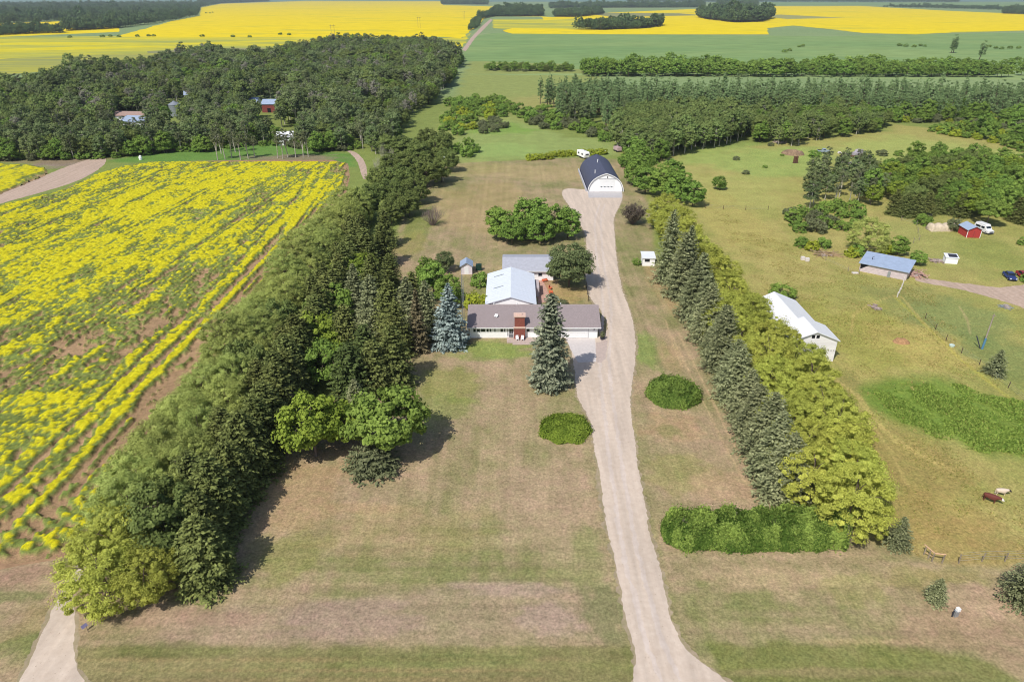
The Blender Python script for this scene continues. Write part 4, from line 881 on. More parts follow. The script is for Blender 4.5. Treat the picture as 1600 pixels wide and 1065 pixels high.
# ---- the big wood: nearest trees singly, the rest as one mass
WOOD = [(-160,160),(0,146),(60,136),(160,120),(190,112),(250,103),(300,96),(330,88),(358,88),(376,98),(400,98),(420,90),(480,82),(525,74),(575,71),(675,70),(705,80),(720,97),(706,125),(668,165),(640,178),(625,205),(608,238),(588,244),(560,232),(500,238),(440,225),(400,226),(330,236),(250,240),(165,248),(0,252),(-160,258)]
CLEAR = [(403,214,439,156), (424,246,470,200), (262,216,290,163), (180,218,232,178), (388,184,400,160), (258,244,272,212)]    # openings with farm buildings, seen in front of them
clears = []
for x0, y0, x1, y1 in CLEAR:
    clears.append(GP([(x0, y0), (x1, y0), (x1 + 1, y1), (x0 - 1, y1)]))
wp = []
def keepw(i, x, y, r):
    for c in clears:
        if inpoly(x, y, c): return
    if y > 330 and float(fbm(np.array(x / 26.), np.array(y / 34.), 401, 2)) < .27: return
    wp.append((x, y))
scatter(WOOD, 7000, 4.9, keepw, 21)
wp.sort(key=lambda p: p[0] ** 2 + p[1] ** 2)
NEAR = wp[:230]; FARW = wp[230:]
for i, (x, y) in enumerate(NEAR):
    s = rnd.uniform(.78, 1.08); t = rnd.choice(aspen + aspen + [gtree[0], gtree[1], elm[0], birch[0], aspb[0]])
    if t in (gtree[0], gtree[1], elm[0]): s *= .9
    t.put(x, y, s, s * rnd.uniform(.85, 1.05), None, 'tree on the near side of the big wood beyond the canola', 'trees on the near side of the big wood')
def massed(name, pts, protos, smin, smax, label, seed, szv=(.85, 1.1), zone=0):
    """one object: a cloud of points, each carrying a tree"""
    r = np.random.default_rng(seed); n = len(pts); V = np.array([(x, y, 0) for x, y in pts], float)
    me = bpy.data.meshes.new(name); me.vertices.add(n); me.vertices.foreach_set('co', V.ravel().astype(np.float32))
    pk = r.integers(0, len(protos), n)
    sc = smin + (smax - smin) * r.random(n)
    if zone:
        zz_ = fbm(V[:, 0] / zone, V[:, 1] / zone, seed, 3); h_ = fbm(V[:, 0] / zone * 1.7, V[:, 1] / zone * 1.7, seed + 3, 2); sc = sc * (.48 + 1.04 * h_) * np.where(r.random(n) < .06, 1.2, 1)
        pk = np.clip(((zz_ - .28) / .44 * len(protos) + r.normal(size=n) * .8), 0, len(protos) - 1).astype(int)
    for nm, typ, arr in (('sc', 'FLOAT', sc), ('rot', 'FLOAT', r.random(n) * 6.283), ('pick', 'INT', pk)):
        a = me.attributes.new(nm, typ, 'POINT'); a.data.foreach_set('value', arr.astype(np.int32 if typ == 'INT' else np.float32))
    a = me.attributes.new('scv', 'FLOAT_VECTOR', 'POINT'); zz = sc * (szv[0] + (szv[1] - szv[0]) * r.random(n)); a.data.foreach_set('vector', np.stack([sc, sc, zz], 1).ravel().astype(np.float32))
    o = bpy.data.objects.new(name, me); COL.objects.link(o); tag(o, label, 'woodland', kind='stuff')
    ng = bpy.data.node_groups.new(name, 'GeometryNodeTree'); ng.interface.new_socket('Geometry', in_out='INPUT', socket_type='NodeSocketGeometry'); ng.interface.new_socket('Geometry', in_out='OUTPUT', socket_type='NodeSocketGeometry')
    gi = ng.nodes.new('NodeGroupInput'); go = ng.nodes.new('NodeGroupOutput'); ip = ng.nodes.new('GeometryNodeInstanceOnPoints'); ng.links.new(gi.outputs[0], ip.inputs['Points'])
    g2i = ng.nodes.new('GeometryNodeGeometryToInstance')
    for t in reversed(protos):
        j = ng.nodes.new('GeometryNodeJoinGeometry')
        for me2 in (t.trunk, t.crown):
            po = bpy.data.objects.new('tree_part', me2)        # never linked: only its shape is used
            oi = ng.nodes.new('GeometryNodeObjectInfo'); oi.inputs['Object'].default_value = po; ng.links.new(oi.outputs['Geometry'], j.inputs[0])
        w = ng.nodes.new('GeometryNodeGeometryToInstance'); ng.links.new(j.outputs[0], w.inputs[0]); STORE.setdefault(name, []).append(w)
    jj = ng.nodes.new('GeometryNodeJoinGeometry')
    for w in STORE[name]: ng.links.new(w.outputs[0], jj.inputs[0])
    ng.links.new(jj.outputs[0], ip.inputs['Instance']); ip.inputs['Pick Instance'].default_value = True
    def attr(nm, typ):
        a = ng.nodes.new('GeometryNodeInputNamedAttribute'); a.data_type = typ; a.inputs[0].default_value = nm; return next(s for s in a.outputs if s.enabled)
    ng.links.new(attr('pick', 'INT'), ip.inputs['Instance Index']); ng.links.new(attr('scv', 'FLOAT_VECTOR'), ip.inputs['Scale'])
    cx = ng.nodes.new('ShaderNodeCombineXYZ'); ng.links.new(attr('rot', 'FLOAT'), cx.inputs[2]); ng.links.new(cx.outputs[0], ip.inputs['Rotation'])
    ng.links.new(ip.outputs[0], go.inputs[0]); md = o.modifiers.new('trees', 'NODES'); md.node_group = ng; return o
def mass_scat(polypx, n, mind, protos, s0, s1, nm, label, seed):
    pts = []; scatter(polypx, n, mind, lambda i, x, y, r: pts.append((x, y)), seed); massed(nm, pts, protos, s0, s1, label, seed)
mass_scat([(0,252),(165,248),(250,240),(330,237),(400,228),(440,228),(500,239),(560,234),(560,229),(500,232),(440,222),(400,222),(330,230),(250,234),(165,241),(0,246)], 130, 3.0, bush + [busho[0]] + gtree[:1], .45, .95, 'undergrowth', 'low green undergrowth along the near edge of the big wood', 15)
mass_scat([(1450,205),(1480,200),(1600,215),(1640,248),(1600,240),(1540,220),(1480,212)], 46, 4.4, bush + bushy + gtree[:1], .7, 1.2, 'scrub', 'green scrub reaching down into the pasture at the right edge', 101)
massed('grove', GROVE_FAR, aspb, .88, 1.12, 'olive green aspens filling the back of the right grove', 32)
massed('plantation', POPFAR, poplar, .85, 1.08, 'back rows of narrow upright poplars in the plantation', 33)
greytree = broad('aspen_tree', 'tree', 179, 12, 3.4, .24, 3600, 50, .95, leafmat('grey_leaf', C(112, 112, 96), C(164, 160, 142), .1), PALEB, base=.15, asp=.6, inner=.2)
massed('wood', FARW, [gtree[0], elm[0], aspen[0], elm[1], aspen[1], aspen[2], greytree, aspb[0], aspen[3], gtree[1], birch[0], aspb[1]], .82, 1.16, 'dense mixed wood reaching back from the farm clearing to the far canola', 31, (.8, 1.1), 38)
# ---- far clumps and woods
def farwood(name, polypx, mind, label, seed, smin=.8, smax=1.2, n=4000):
    pts = []; scatter(polypx, n, mind, lambda i, x, y, r: pts.append((x, y)), seed, True)
    if pts: massed(name, pts, fartree, smin, smax, label, seed, (.7, 1.5), 34)
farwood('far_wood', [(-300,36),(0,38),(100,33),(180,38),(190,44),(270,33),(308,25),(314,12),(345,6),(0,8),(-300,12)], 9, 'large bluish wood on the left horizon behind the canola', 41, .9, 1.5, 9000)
farwood('tree_strip', [(-80,56),(0,55.5),(50,53),(95,52),(95,49.5),(0,51),(-80,50)], 7, 'strip of dark trees at the left edge in the distant canola', 42)
farwood('tree_strip', [(104,48.5),(150,46.5),(186,44.5),(186,42),(104,45)], 7, 'second strip of dark trees in the distant canola left of the big wood', 43)
farwood('tree_clump', [(896,46.3),(940,47),(1000,45),(1032,41),(1034,38),(1000,41),(950,43)], 6, 'low tree clump on the yellow field straight beyond the workshop', 44, .8, 1.35)
farwood('tree_clump', [(1090,27),(1110,31),(1150,35.5),(1190,34),(1206,28),(1170,26),(1120,25)], 8, 'tree clump on the yellow field right of the middle', 45, 1.1, 2.2)
farwood('tree_clump', [(867,26.5),(900,27),(942,22.5),(930,19.5),(868,23)], 8, 'flat tree clump between yellow fields above the workshop', 46, .9, 1.4)
farwood('tree_clump', [(766,26),(800,26),(846,25.5),(846,20),(800,19),(780,22)], 8, 'dark tree clump at the end of the field road', 47, 1.1, 1.7)
farwood('tree_clump', [(748,31),(764,27),(800,22),(775,20),(760,26)], 7, 'trees along the left side of the field road', 48, .8, 1.2)
farwood('tree_clump', [(733,48),(745,44),(751,33),(745,33),(735,43)], 7, 'bushes beside the dirt field road', 49, .6, .8)
farwood('tree_line', [(860,13.5),(950,12.5),(1100,12),(1100,10),(860,11)], 14, 'thin line of bluish trees under the horizon in the middle', 50, 1.2, 1.8)
farwood('tree_line', [(1120,13),(1180,13),(1182,9),(1124,9)], 13, 'small dark wood under the horizon right of the middle', 51, 1.4, 2)
farwood('tree_line', [(690,7),(762,7.5),(762,5.5),(690,5.2)], 15, 'low wood at the top edge of the big yellow field', 52, 1.3, 1.8)
farwood('tree_line', [(310,8),(340,6),(420,2.6),(420,1.6),(310,4)], 16, 'thin dark tree line behind the yellow field on the left', 53, 1.2, 1.8)
farwood('tree_line', [(1375,11.5),(1440,12.8),(1560,16),(1600,16.5),(1600,15),(1440,11)], 14, 'faint tree line along the far edge of the right yellow field', 54, .7, 1.2, 400)
farwood('tree_line', [(1568,21.5),(1610,23),(1610,19.5),(1568,19)], 11, 'small dark clump at the far right edge', 55, 1.1, 1.5)
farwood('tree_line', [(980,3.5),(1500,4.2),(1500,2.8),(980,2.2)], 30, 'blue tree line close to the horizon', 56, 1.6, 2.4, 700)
for i, (px, py, s) in enumerate([(1254, 73, 1.1), (1248, 74, .9), (1226, 82, 1.3), (1234, 80, 1.1), (1405, 72, 1.3), (1415, 73, 1.3), (1428, 74, 1.2), (1438, 72, 1.0), (1445, 73, .9), (1545, 74, 1.1), (1556, 76, 1.0), (1565, 77, 1.1), (1578, 76, 1.2), (1592, 76, 1.2), (1570, 99, 1.4), (1580, 97, 1.4), (1590, 94, 1.3)]):
    P_(bush[i % 3], px, py, s, s * .8, 'dark bush out on the far green field', 'bushes on the far green field')
for i, (px, py, s) in enumerate([(1563, 112, .8), (1580, 110, .85), (1597, 108, .9), (1612, 106, .9), (1575, 120, .8), (1595, 118, .9)]): P_(hedget[i % 2], px, py, s, s, 'round tree at the right end beyond the tree line gap', 'trees beyond the tree line gap')
for i, (px, py) in enumerate([(160, 58), (172, 57.5), (186, 58), (215, 57.5), (232, 57), (240, 57), (316, 57.5), (364, 58), (390, 58.5), (438, 54.5), (452, 55), (109, 59), (322, 21), (332, 20), (328, 21)]): P_(bush[i % 3], px, py, 1.4, 1.0, 'dark bush on the boundary between two distant canola fields', 'bushes between the distant canola fields')
# ================================================================== BUILDINGS
WHITE = mat('white_siding', C(250, 250, 250), .6, .03, 1.0); WHITE2 = mat('white_metal', C(226, 230, 236), .45, .025, .6, spec=.4)
SHING = mat('brown_shingle', C(152, 140, 140), .9, .14, 3.5, bump=.4, stretch=(1, 3, 1)); GREYR = mat('grey_roofing', C(176, 178, 188), .7, .06, 1.5)
BLUR = mat('blue_grey_metal', C(160, 176, 200), .5, .06, 1.0, spec=.4); NAVY = mat('navy_roofing', C(78, 82, 102), .65, .05, 1.5, bump=.2)
BRICK = mat('red_brick', C(146, 84, 72), .85, .2, 7, bump=.3); CAPM = mat('stone_cap', C(214, 184, 168), .8, .05, 3)
GLASS = mat('window_glass', C(36, 44, 54), .12, .1, 1, spec=.6); DARK = mat('dark_opening', C(26, 26, 30), .9, .1, 2)
TRIM = mat('white_trim', C(240, 240, 240), .5, .02, 2); BTRIM = mat('dark_trim', C(54, 56, 66), .6, .05, 2)
WOODG = mat('weathered_wood', C(150, 138, 120), .9, .2, 5, stretch=(1, 1, .3)); WOODR = mat('brown_post', C(92, 74, 62), .9, .2, 5)
GALV = mat('galvanised_steel', C(170, 176, 182), .4, .06, 2, metal=.5); REDW = mat('red_boards', C(178, 66, 62), .8, .1, 3, stretch=(4, 4, .4))
OLDW = mat('flaking_white_boards', C(252, 250, 248), .8, .10, 1.4, stretch=(.5, .5, 6), col2=C(232, 228, 226))
def gable(y0, y1, x0, x1, ze, zr, t=.16, ov=.5, xr=None, gov=.35):
    """two roof slabs along y with real thickness, as one outline"""
    xm = (x0 + x1) / 2 if xr is None else xr; k = (zr - ze) / (xm - x0); k2 = (zr - ze) / (x1 - xm)
    L = (x0 - ov, ze - ov * k); Rr = (x1 + ov, ze - ov * k2)
    prof = [L, (xm, zr), Rr, (Rr[0], Rr[1] + t), (xm, zr + t * 1.1), (L[0], L[1] + t)]
    b = MB(); n = 6; pa = [(x, y0 - gov, z) for x, z in prof]; pb = [(x, y1 + gov, z) for x, z in prof]
    b.add(pa + pb, [(0, 1, 4, 5), (1, 2, 3, 4), (11, 10, 7, 6), (10, 9, 8, 7)] + [(i + n, (i + 1) % n + n, (i + 1) % n, i) for i in range(n)])
    return b
def win(root, x0, z0, x1, z1, y, depth=.06, panes=1, name='window', fr=.07):
    """framed window on a wall facing -y, standing proud of it"""
    f = MB(); f.box(x0, y - depth, z0, x1, y + .02, z0 + fr); f.box(x0, y - depth, z1 - fr, x1, y + .02, z1); f.box(x0, y - depth, z0 + fr, x0 + fr, y + .02, z1 - fr); f.box(x1 - fr, y - depth, z0 + fr, x1, y + .02, z1 - fr)
    for k in range(1, panes):
        xm = x0 + (x1 - x0) * k / panes; f.box(xm - .03, y - depth, z0 + fr, xm + .03, y + .02, z1 - fr)
    w = f.build(name, TRIM, root); g = MB(); g.box(x0 + fr, y - .025, z0 + fr, x1 - fr, y + .01, z1 - fr); g.build('pane', GLASS, w); return w
# ---- ranch house
hs = empty('ranch_house', (4, 119.6, 0), 0, 'long low white house with brown shingle roof, brick chimney and garage', 'house')
X0, X1, Y0, Y1 = -12.2, 12.7, 0, 9.9; ZE, ZR = 2.62, 4.62
b = MB(); b.box(X0, Y0, 0, X1, Y1, ZE)
b.prism([(Y0, ZE), (Y1, ZE), ((Y0 + Y1) / 2, ZR - .05)], X0, X1, axis='x'); b.build('wall', WHITE, hs)
r = MB(); ym = (Y0 + Y1) / 2; k = (ZR - ZE) / (ym - Y0); o_ = .65; g_ = .55
prof = [(Y0 - o_, ZE - o_ * k + .02), (ym, ZR + .02), (Y1 + o_, ZE - o_ * k + .02), (Y1 + o_, ZE - o_ * k + .2), (ym, ZR + .2), (Y0 - o_, ZE - o_ * k + .2)]
pa = [(X0 - g_, a, c) for a, c in prof]; pb = [(X1 + g_, a, c) for a, c in prof]
r.add(pa + pb, [(5, 4, 1, 0), (4, 3, 2, 1), (6, 7, 10, 11), (7, 8, 9, 10)] + [(i, (i + 1) % 6, (i + 1) % 6 + 6, i + 6) for i in range(6)]); rf = r.build('roof', SHING, hs)
f = MB(); f.box(X0 - g_, Y0 - o_ - .06, ZE - o_ * k - .02, X1 + g_, Y0 - o_ - .002, ZE - o_ * k + .17); f.box(X1 + g_ + .002, Y0 - o_, ZE - .24, X1 + g_ + .05, Y1 + o_, ZE - .1); f.build('fascia', TRIM, hs)
rv = MB(); rv.tube([(X0 - g_, ym, ZR + .22), (X1 + g_, ym, ZR + .22)], .07, 6); rv.build('ridge_cap', mat('ridge_shingle', C(176, 164, 162), .9, .08, 3), rf)
for x in (-7.6, -3.0, 5.7): v = MB(); v.tube([(x, ym + .2, ZR), (x, ym + .2, ZR + .55)], .12, 8); v.build('roof_vent', TRIM, rf)
v = MB(); v.tube([(-7.0, 1.9, ZE + .7), (-7.0, 1.9, ZE + 1.25)], .08, 8); v.add([(-7.45, 1.75, ZE + 1.2), (-6.9, 1.6, ZE + 1.2), (-6.75, 1.9, ZE + 1.6), (-7.3, 2.0, ZE + 1.6)], [(0, 1, 2, 3)]); v.build('satellite_dish', GALV, rf)
ch = MB(); ch.box(-3.62, -.75, 0, -1.45, -.02, 2.4); ch.box(-3.5, -.62, 2.4, -1.55, .75, 4.75); c_ = ch.build('chimney', BRICK, hs)
cc = MB(); cc.box(-3.68, -.8, 4.75, -1.38, .92, 5.05); cc.box(-3.1, -.3, 5.05, -2.0, .4, 5.2); cc.build('chimney_cap', CAPM, c_); ba = MB(); ba.box(-3.7, -.84, 2.4, -1.4, -.63, 2.72); ba.build('chimney_band', CAPM, c_)
for x0, x1, n in ((-11.6, -11.0, 1), (-10.9, -10.2, 1), (-10.1, -9.2, 1), (-9.0, -8.5, 1), (-8.4, -8.0, 1), (-7.5, -7.15, 1), (-6.3, -5.7, 1), (-5.6, -5.25, 1)): win(hs, x0, 1.25, x1, 2.2, 0, panes=n)
win(hs, -4.95, .35, -4.7, 2.2, 0, name='sidelight'); win(hs, -4.6, .9, -3.75, 2.2, 0, panes=2); win(hs, -1.2, 1.3, -.5, 2.1, 0); win(hs, .3, 1.1, 1.6, 2.1, 0, panes=2); win(hs, 3.0, 1.1, 4.3, 2.1, 0, panes=2)
fd = MB(); fd.box(-4.6, -.06, .16, -3.75, .01, .88); fd.build('front_door', mat('grey_door', C(120, 122, 126), .6, .05, 2), hs)
gd = MB()
for k_ in range(4): gd.box(5.95, -.07, .05 + k_ * .53, 10.85, .01, .05 + k_ * .53 + .505)
gd = gd.build('garage_door', mat('garage_white', C(238, 238, 238), .5, .02, 2), hs); fr = MB(); fr.box(5.8, -.09, 0, 5.94, .01, 2.25); fr.box(10.86, -.09, 0, 11.0, .01, 2.25); fr.box(5.8, -.09, 2.2, 11.0, .01, 2.32); fr.build('door_frame', mat('trim_grey', C(206, 206, 208), .6, .03, 2), gd)
for x in (5.3, 11.9): l = MB(); l.box(x, -.2, 1.75, x + .16, 0.0, 2.1); l.build('wall_lamp', BTRIM, hs)
po = MB(); po.box(-5.0, -2.3, .02, 1.2, -.02, .16); po.box(-3.9, -3.0, .02, 1.2, -2.3, .09); po.build('porch_slab', CONC2, hs)
ws = MB(); ws.box(X1 + .6, -1.6, .01, X1 + 1.6, 7, .05); ws.build('side_walk', CONC2, hs)
# chairs on the porch
def patio_chair(x, y, rz, lab):
    e = empty('patio_chair', (x, y, .16), rz, lab, 'chair', 'white chairs on the porch')
    b = MB(); b.box(-.26, -.25, .4, .26, .25, .45); b.build('seat', TRIM, e); b = MB(); b.prism([(.22, .45), (.29, .45), (.38, .98), (.31, .98)], -.26, .26, axis='x'); b.build('backrest', TRIM, e)
    for sx in (-.24, .2):
        for sy in (-.24, .2): b = MB(); b.box(sx, sy, 0, sx + .05, sy + .05, .4); b.build('leg', TRIM, e)
    for sx in (-.3, .25): b = MB(); b.box(sx, -.25, .62, sx + .05, .3, .66); b.build('armrest', TRIM, e)
patio_chair(1.0, 118.15, .1, 'white chair on the porch at the left side of the brick chimney'); patio_chair(2.0, 118.1, -.15, 'white chair on the porch at the right side of the brick chimney')
pl = empty('planter_shrub', (17.6, 118.9, 0), 0, 'small yellowish shrub in a dark planter at the right corner of the garage', 'planter')
b = MB(); b.tube([(0, 0, 0), (0, 0, .5)], [.35, .45], 12); b.build('pot', BTRIM, pl)
r9 = np.random.default_rng(5); q = unit(r9, 500); V, Fc, vv = leaf_quads(q * [.55, .55, .75] * r9.random((500, 1)) ** .3 + [0, 0, 1.1], q + [0, 0, .3], .1, .6, r9.random(500)); npmesh('foliage', V, Fc, L_OLV, pl, attrs={'v': ('FACE', 'FLOAT', vv)})
# ---- white metal roofed building
wb = empty('white_roofed_building', (-.25, 129.8, 0), 0, 'wide white building with a bright white metal roof joined behind the brown roofed house', 'building')
b = MB(); b.box(-5.0, .0, 0, 5.0, 16.6, 2.78); b.prism([(-5.0, 2.78), (5.0, 2.78), (0, 4.28)], 0, 16.6); b.build('wall', WHITE, wb)
rf = gable(0, 16.6, -5.0, 5.0, 2.82, 4.34, .16, .35).build('roof', mat('white_roof', C(222, 228, 238), .45, .02, .8, spec=.35), wb)
for yy in (6.6, 13.4):
    s = MB(); s.add([(-3.75, yy, 3.40), (-1.6, yy, 4.05), (-1.6, yy + .35, 4.05), (-3.75, yy + .35, 3.40), (-3.75, yy, 3.26), (-1.6, yy, 3.91), (-1.6, yy + .35, 3.91), (-3.75, yy + .35, 3.26)], [(0, 1, 2, 3), (0, 4, 5, 1), (3, 2, 6, 7), (1, 5, 6, 2), (0, 3, 7, 4)])
    s.build('skylight', mat('skylight_grey', C(140, 146, 150), .5, .05, 2), rf)
s = MB()
for i in range(1, 17):
    yy = i * 1.0 + .1
    for sx in (-1, 1): s.add([(sx * 5.33, yy, 2.90), (sx * .05, yy, 4.52), (sx * .05, yy + .05, 4.52), (sx * 5.33, yy + .05, 2.90), (sx * 5.33, yy, 2.93), (sx * .05, yy, 4.545), (sx * .05, yy + .05, 4.545), (sx * 5.33, yy + .05, 2.93)], [(4, 5, 6, 7), (0, 1, 5, 4), (3, 2, 6, 7)])
s.build('roof_seams', mat('white_roof'  , C(222, 228, 238)), rf)
b = MB(); b.box(5.0, 10.3, 0, 6.3, 15.2, 2.1); b.build('lean_to', mat('pinkish_boards', C(196, 184, 184), .8, .1, 3), wb)
# ---- long grey roofed building behind
gb = empty('grey_roofed_building', (3.5, 149.8, 0), 0, 'long white building with a grey roof behind the white metal roof', 'building')
b = MB(); b.box(-5.4, 0, 0, 6.2, 10.4, 2.5); b.prism([(0, 2.5), (10.4, 2.5), (5.2, 3.72)], -5.4, 6.2, axis='x'); b.build('wall', WHITE, gb)
r = MB(); prof = [(-.6, 2.38), (5.2, 3.76), (11.0, 2.38), (11.0, 2.52), (5.2, 3.9), (-.6, 2.52)]; pa = [(-5.8, a, c) for a, c in prof]; pb = [(6.6, a, c) for a, c in prof]
r.add(pa + pb, [(5, 4, 1, 0), (4, 3, 2, 1), (6, 7, 10, 11), (7, 8, 9, 10)] + [(i, (i + 1) % 6, (i + 1) % 6 + 6, i + 6) for i in range(6)]); r.build('roof', GREYR, gb)
win(gb, 2.6, 1.0, 3.6, 1.9, 0); 
fb = MB(); fb.box(-5.8, -.66, 2.36, 6.6, -.604, 2.53); fb.build('fascia', TRIM, gb)
# red toys in the backyard
for (px, py), lab in (((851.5, 440), 'small orange red cart lying by the white building'), ((860, 452), 'orange chair on the backyard patio'), ((861, 459), 'second orange chair nearer the tall blue spruce')):
    x, y = at(px, py); e = empty('lawn_chair' if 'chair' in lab else 'toy_cart', (x, y, .01), rnd.uniform(0, 3), lab, 'chair' if 'chair' in lab else 'toy'); ORG = mat('orange_paint', C(214, 112, 78), .6, .05, 3)
    w = .45 if 'chair' in lab else .7
    b = MB(); b.box(-w, -.3, .35, w, .3, .45); b.build('seat' if 'chair' in lab else 'tray', ORG, e); b = MB(); b.box(-w, .25, .45, w, .32, .95 if 'chair' in lab else .65); b.build('backrest' if 'chair' in lab else 'tailboard', ORG, e)
    for sx in (-w + .03, w - .08):
        for sy in (-.27, .22): b = MB(); b.box(sx, sy, 0, sx + .05, sy + .05, .35); b.build('leg', ORG, e)
# ---- small shed behind the trees
sh = empty('garden_shed', (-10.9, 153.6, 0), .05, 'small white garden shed with a blue grey gable roof behind the left grove', 'shed')
b = MB(); b.box(-1.35, 0, 0, 1.35, 3.2, 2.1); b.prism([(-1.35, 2.1), (1.35, 2.1), (0, 2.95)], 0, 3.2); b.build('wall', mat('cream_siding', C(226, 216, 220), .7, .05, 2), sh)
gable(0, 3.2, -1.35, 1.35, 2.14, 3.0, .1, .25).build('roof', BLUR, sh); d = MB(); d.box(-.5, -.04, .05, .5, .01, 1.9); d.build('door', TRIM, sh)
x, y = at(748, 423); tk = MB(); tk.box(x - .7, y, 0, x + .7, y + 1.1, 1.5); tk.box(x - .3, y + .3, 1.5, x + .3, y + .8, 1.65); tk = tk.build('storage_bin', mat('dark_green_paint', C(30, 60, 50), .5, .08, 2), bevel=.08); tag(tk, 'dark green storage bin right beside the garden shed', 'bin')
# ---- lattice mast
ms = empty('lattice_mast', (-9.75, 124.0, 0), 0, 'tall grey lattice antenna mast at the left end of the house', 'mast'); b = MB(); H = 11.5
c3 = [(.22 * math.cos(a), .22 * math.sin(a)) for a in (0, 2.094, 4.189)]
for cx, cy in c3: b.tube([(cx, cy, 0), (cx, cy, H)], .03, 5)
b.build('uprights', GALV, ms); b = MB()
for k in range(22):
    for j in range(3): p, q = c3[j], c3[(j + 1) % 3]; b.tube([(p[0], p[1], k * H / 22), (q[0], q[1], (k + 1) * H / 22)], .016, 4)
b.build('bracing', GALV, ms); b = MB(); b.tube([(0, 0, H), (0, 0, H + 1.2)], .025, 5)
for k in range(4): b.tube([(-.5 + .07 * k, 0, H + .3 + .22 * k), (.5 - .07 * k, 0, H + .3 + .22 * k)], .014, 4)
b.build('antenna', GALV, ms)
# ---- arched workshop
qs = empty('arched_workshop', (31.9, 231.0, 0), 0, 'big arched workshop with a dark blue grey roof and white front with overhead door', 'workshop')
def arch(w, h, n=14):
    xs = np.array([0, .02, .07, .16, .30, .50, .74, 1.0]); zs = np.array([0, .16, .33, .50, .66, .80, .915, 1.0])
    t = np.linspace(0, 1, n + 1) ** 1.4; pts = [(-w * (1 - float(a)), h * float(np.interp(a, xs, zs))) for a in t]
    return pts + [(-x, z) for x, z in pts[-2::-1]]
A = arch(6.0, 6.1); B_ = arch(6.2, 6.28); n = len(A); L = 30.5
b = MB(); b.add([(x, -.35, z) for x, z in B_] + [(x, L, z) for x, z in B_], [(i, i + 1, i + 1 + n, i + n) for i in range(n - 1)]); b.add([(x * .985, -.35, z * .985) for x, z in B_] + [(x * .985, L, z * .985) for x, z in B_], [(i + n, i + 1 + n, i + 1, i) for i in range(n - 1)])
b.add([(x, -.35, z) for x, z in B_] + [(x * .985, -.35, z * .985) for x, z in B_], [(i + 1, i, i + n, i + 1 + n) for i in range(n - 1)]); qr = b.build('roof', NAVY, qs)
b = MB(); b.add([(x, 0, z) for x, z in A], [tuple(range(n))]); b.build('front_wall', WHITE, qs); b = MB(); b.add([(x, L - .3, z) for x, z in A], [tuple(range(n - 1, -1, -1))]); b.build('back_wall', WHITE, qs)
b = MB(); Ai = [(x * .955, z * .955) for x, z in A]
b.add([(x, -.40, z) for x, z in B_] + [(x * .955, -.40, z * .955) for x, z in B_], [(i + 1, i, i + n, i + 1 + n) for i in range(n - 1)]); b.build('arch_trim', TRIM, qs)
b = MB(); b.add([(x * .955, -.39, z * .955) for x, z in B_] + [(x * .93, -.05, z * .93) for x, z in B_], [(i + 1, i, i + n, i + 1 + n) for i in range(n - 1)]); b.build('soffit', BTRIM, qs)
gd = MB()
for k in range(5): gd.box(-2.2, -.08, .05 + k * .82, 3.0, .0 - .001, .05 + k * .82 + .80)
gd = gd.build('overhead_door', mat('garage_white', C(238, 238, 238)), qs); b = MB(); b.box(-2.35, -.12, 4.17, 3.15, -.002, 4.3); b.build('door_head', BTRIM, gd)
for k in range(4): b = MB(); b.box(-1.7 + k * 1.15, -.1, 1.45, -1.2 + k * 1.15, -.082, 1.75); b.build('pane', GLASS, gd)
b = MB(); b.box(-4.35, -.06, .05, -3.5, -.002, 2.1); b.build('side_door', TRIM, qs); b = MB(); b.box(.3, -.1, 4.6, .55, -.002, 5.2); b.build('gable_lamp', BTRIM, qs)
for x, yy in ((-1.0, 18), (-3.2, 5.5)):
    z = 6.28 * float(np.interp(1 - abs(x) / 6.2, [0, .02, .07, .16, .30, .50, .74, 1.0], [0, .16, .33, .50, .66, .80, .915, 1.0])); b = MB(); b.tube([(x, yy, z - .3), (x, yy, z + .9)], .14, 8); b.tube([(x, yy, z + .9), (x, yy, z + 1.05)], .24, 8); b.build('roof_vent', TRIM, qr)
b = MB(); b.box(-6.75, -.2, 0, -6.4, L, .9); b.build('side_ledge', mat('grey_base', C(190, 190, 196), .8, .05, 2), qs)
# ---- camper behind the workshop
cx, cy = at(917, 249.5); cp = empty('camper_trailer', (cx, cy + 1, 0), R(22), 'white camper trailer parked behind the arched workshop', 'camper')
b = MB(); b.prism([(0, .55), (6.6, .55), (6.9, 1.3), (6.6, 2.75), (.1, 2.8), (-.25, 1.7)], -1.2, 1.2, axis='x'); b.build('body', WHITE, cp, bevel=.1)
for yy in (2.9, 3.8):
    for sx in (-1.22, 1.08): b = MB(); b.tube([(sx, yy, .36), (sx + .14, yy, .36)], .36, 12); b.build('wheel', DARK, cp)
b = MB(); b.box(-1.24, 1.2, 1.5, -1.19, 2.4, 2.1); b.box(-1.24, 4.4, 1.5, -1.19, 5.4, 2.1); b.box(-.7, -.3, 1.7, .7, -.1, 2.15); b.build('window', GLASS, cp); b = MB(); b.box(-.3, 1.6, 2.78, .3, 2.2, 2.95); b.box(-.3, 4, 2.78, .2, 4.5, 2.9); b.build('roof_hatch', GALV, cp)
b = MB(); b.tube([(0, -.1, .5), (0, -1.2, .5)], .05, 6); b.build('hitch', BTRIM, cp)
x, y = at(945, 238); b = MB(); b.prism([(0, 0), (1.8, 0), (1.6, .7), (.3, .8)], -.6, .6, axis='x'); b = b.build('small_boat', WHITE, bevel=.08, loc=(x, y, 0)); tag(b, 'small white upturned boat behind the workshop hedge', 'boat')
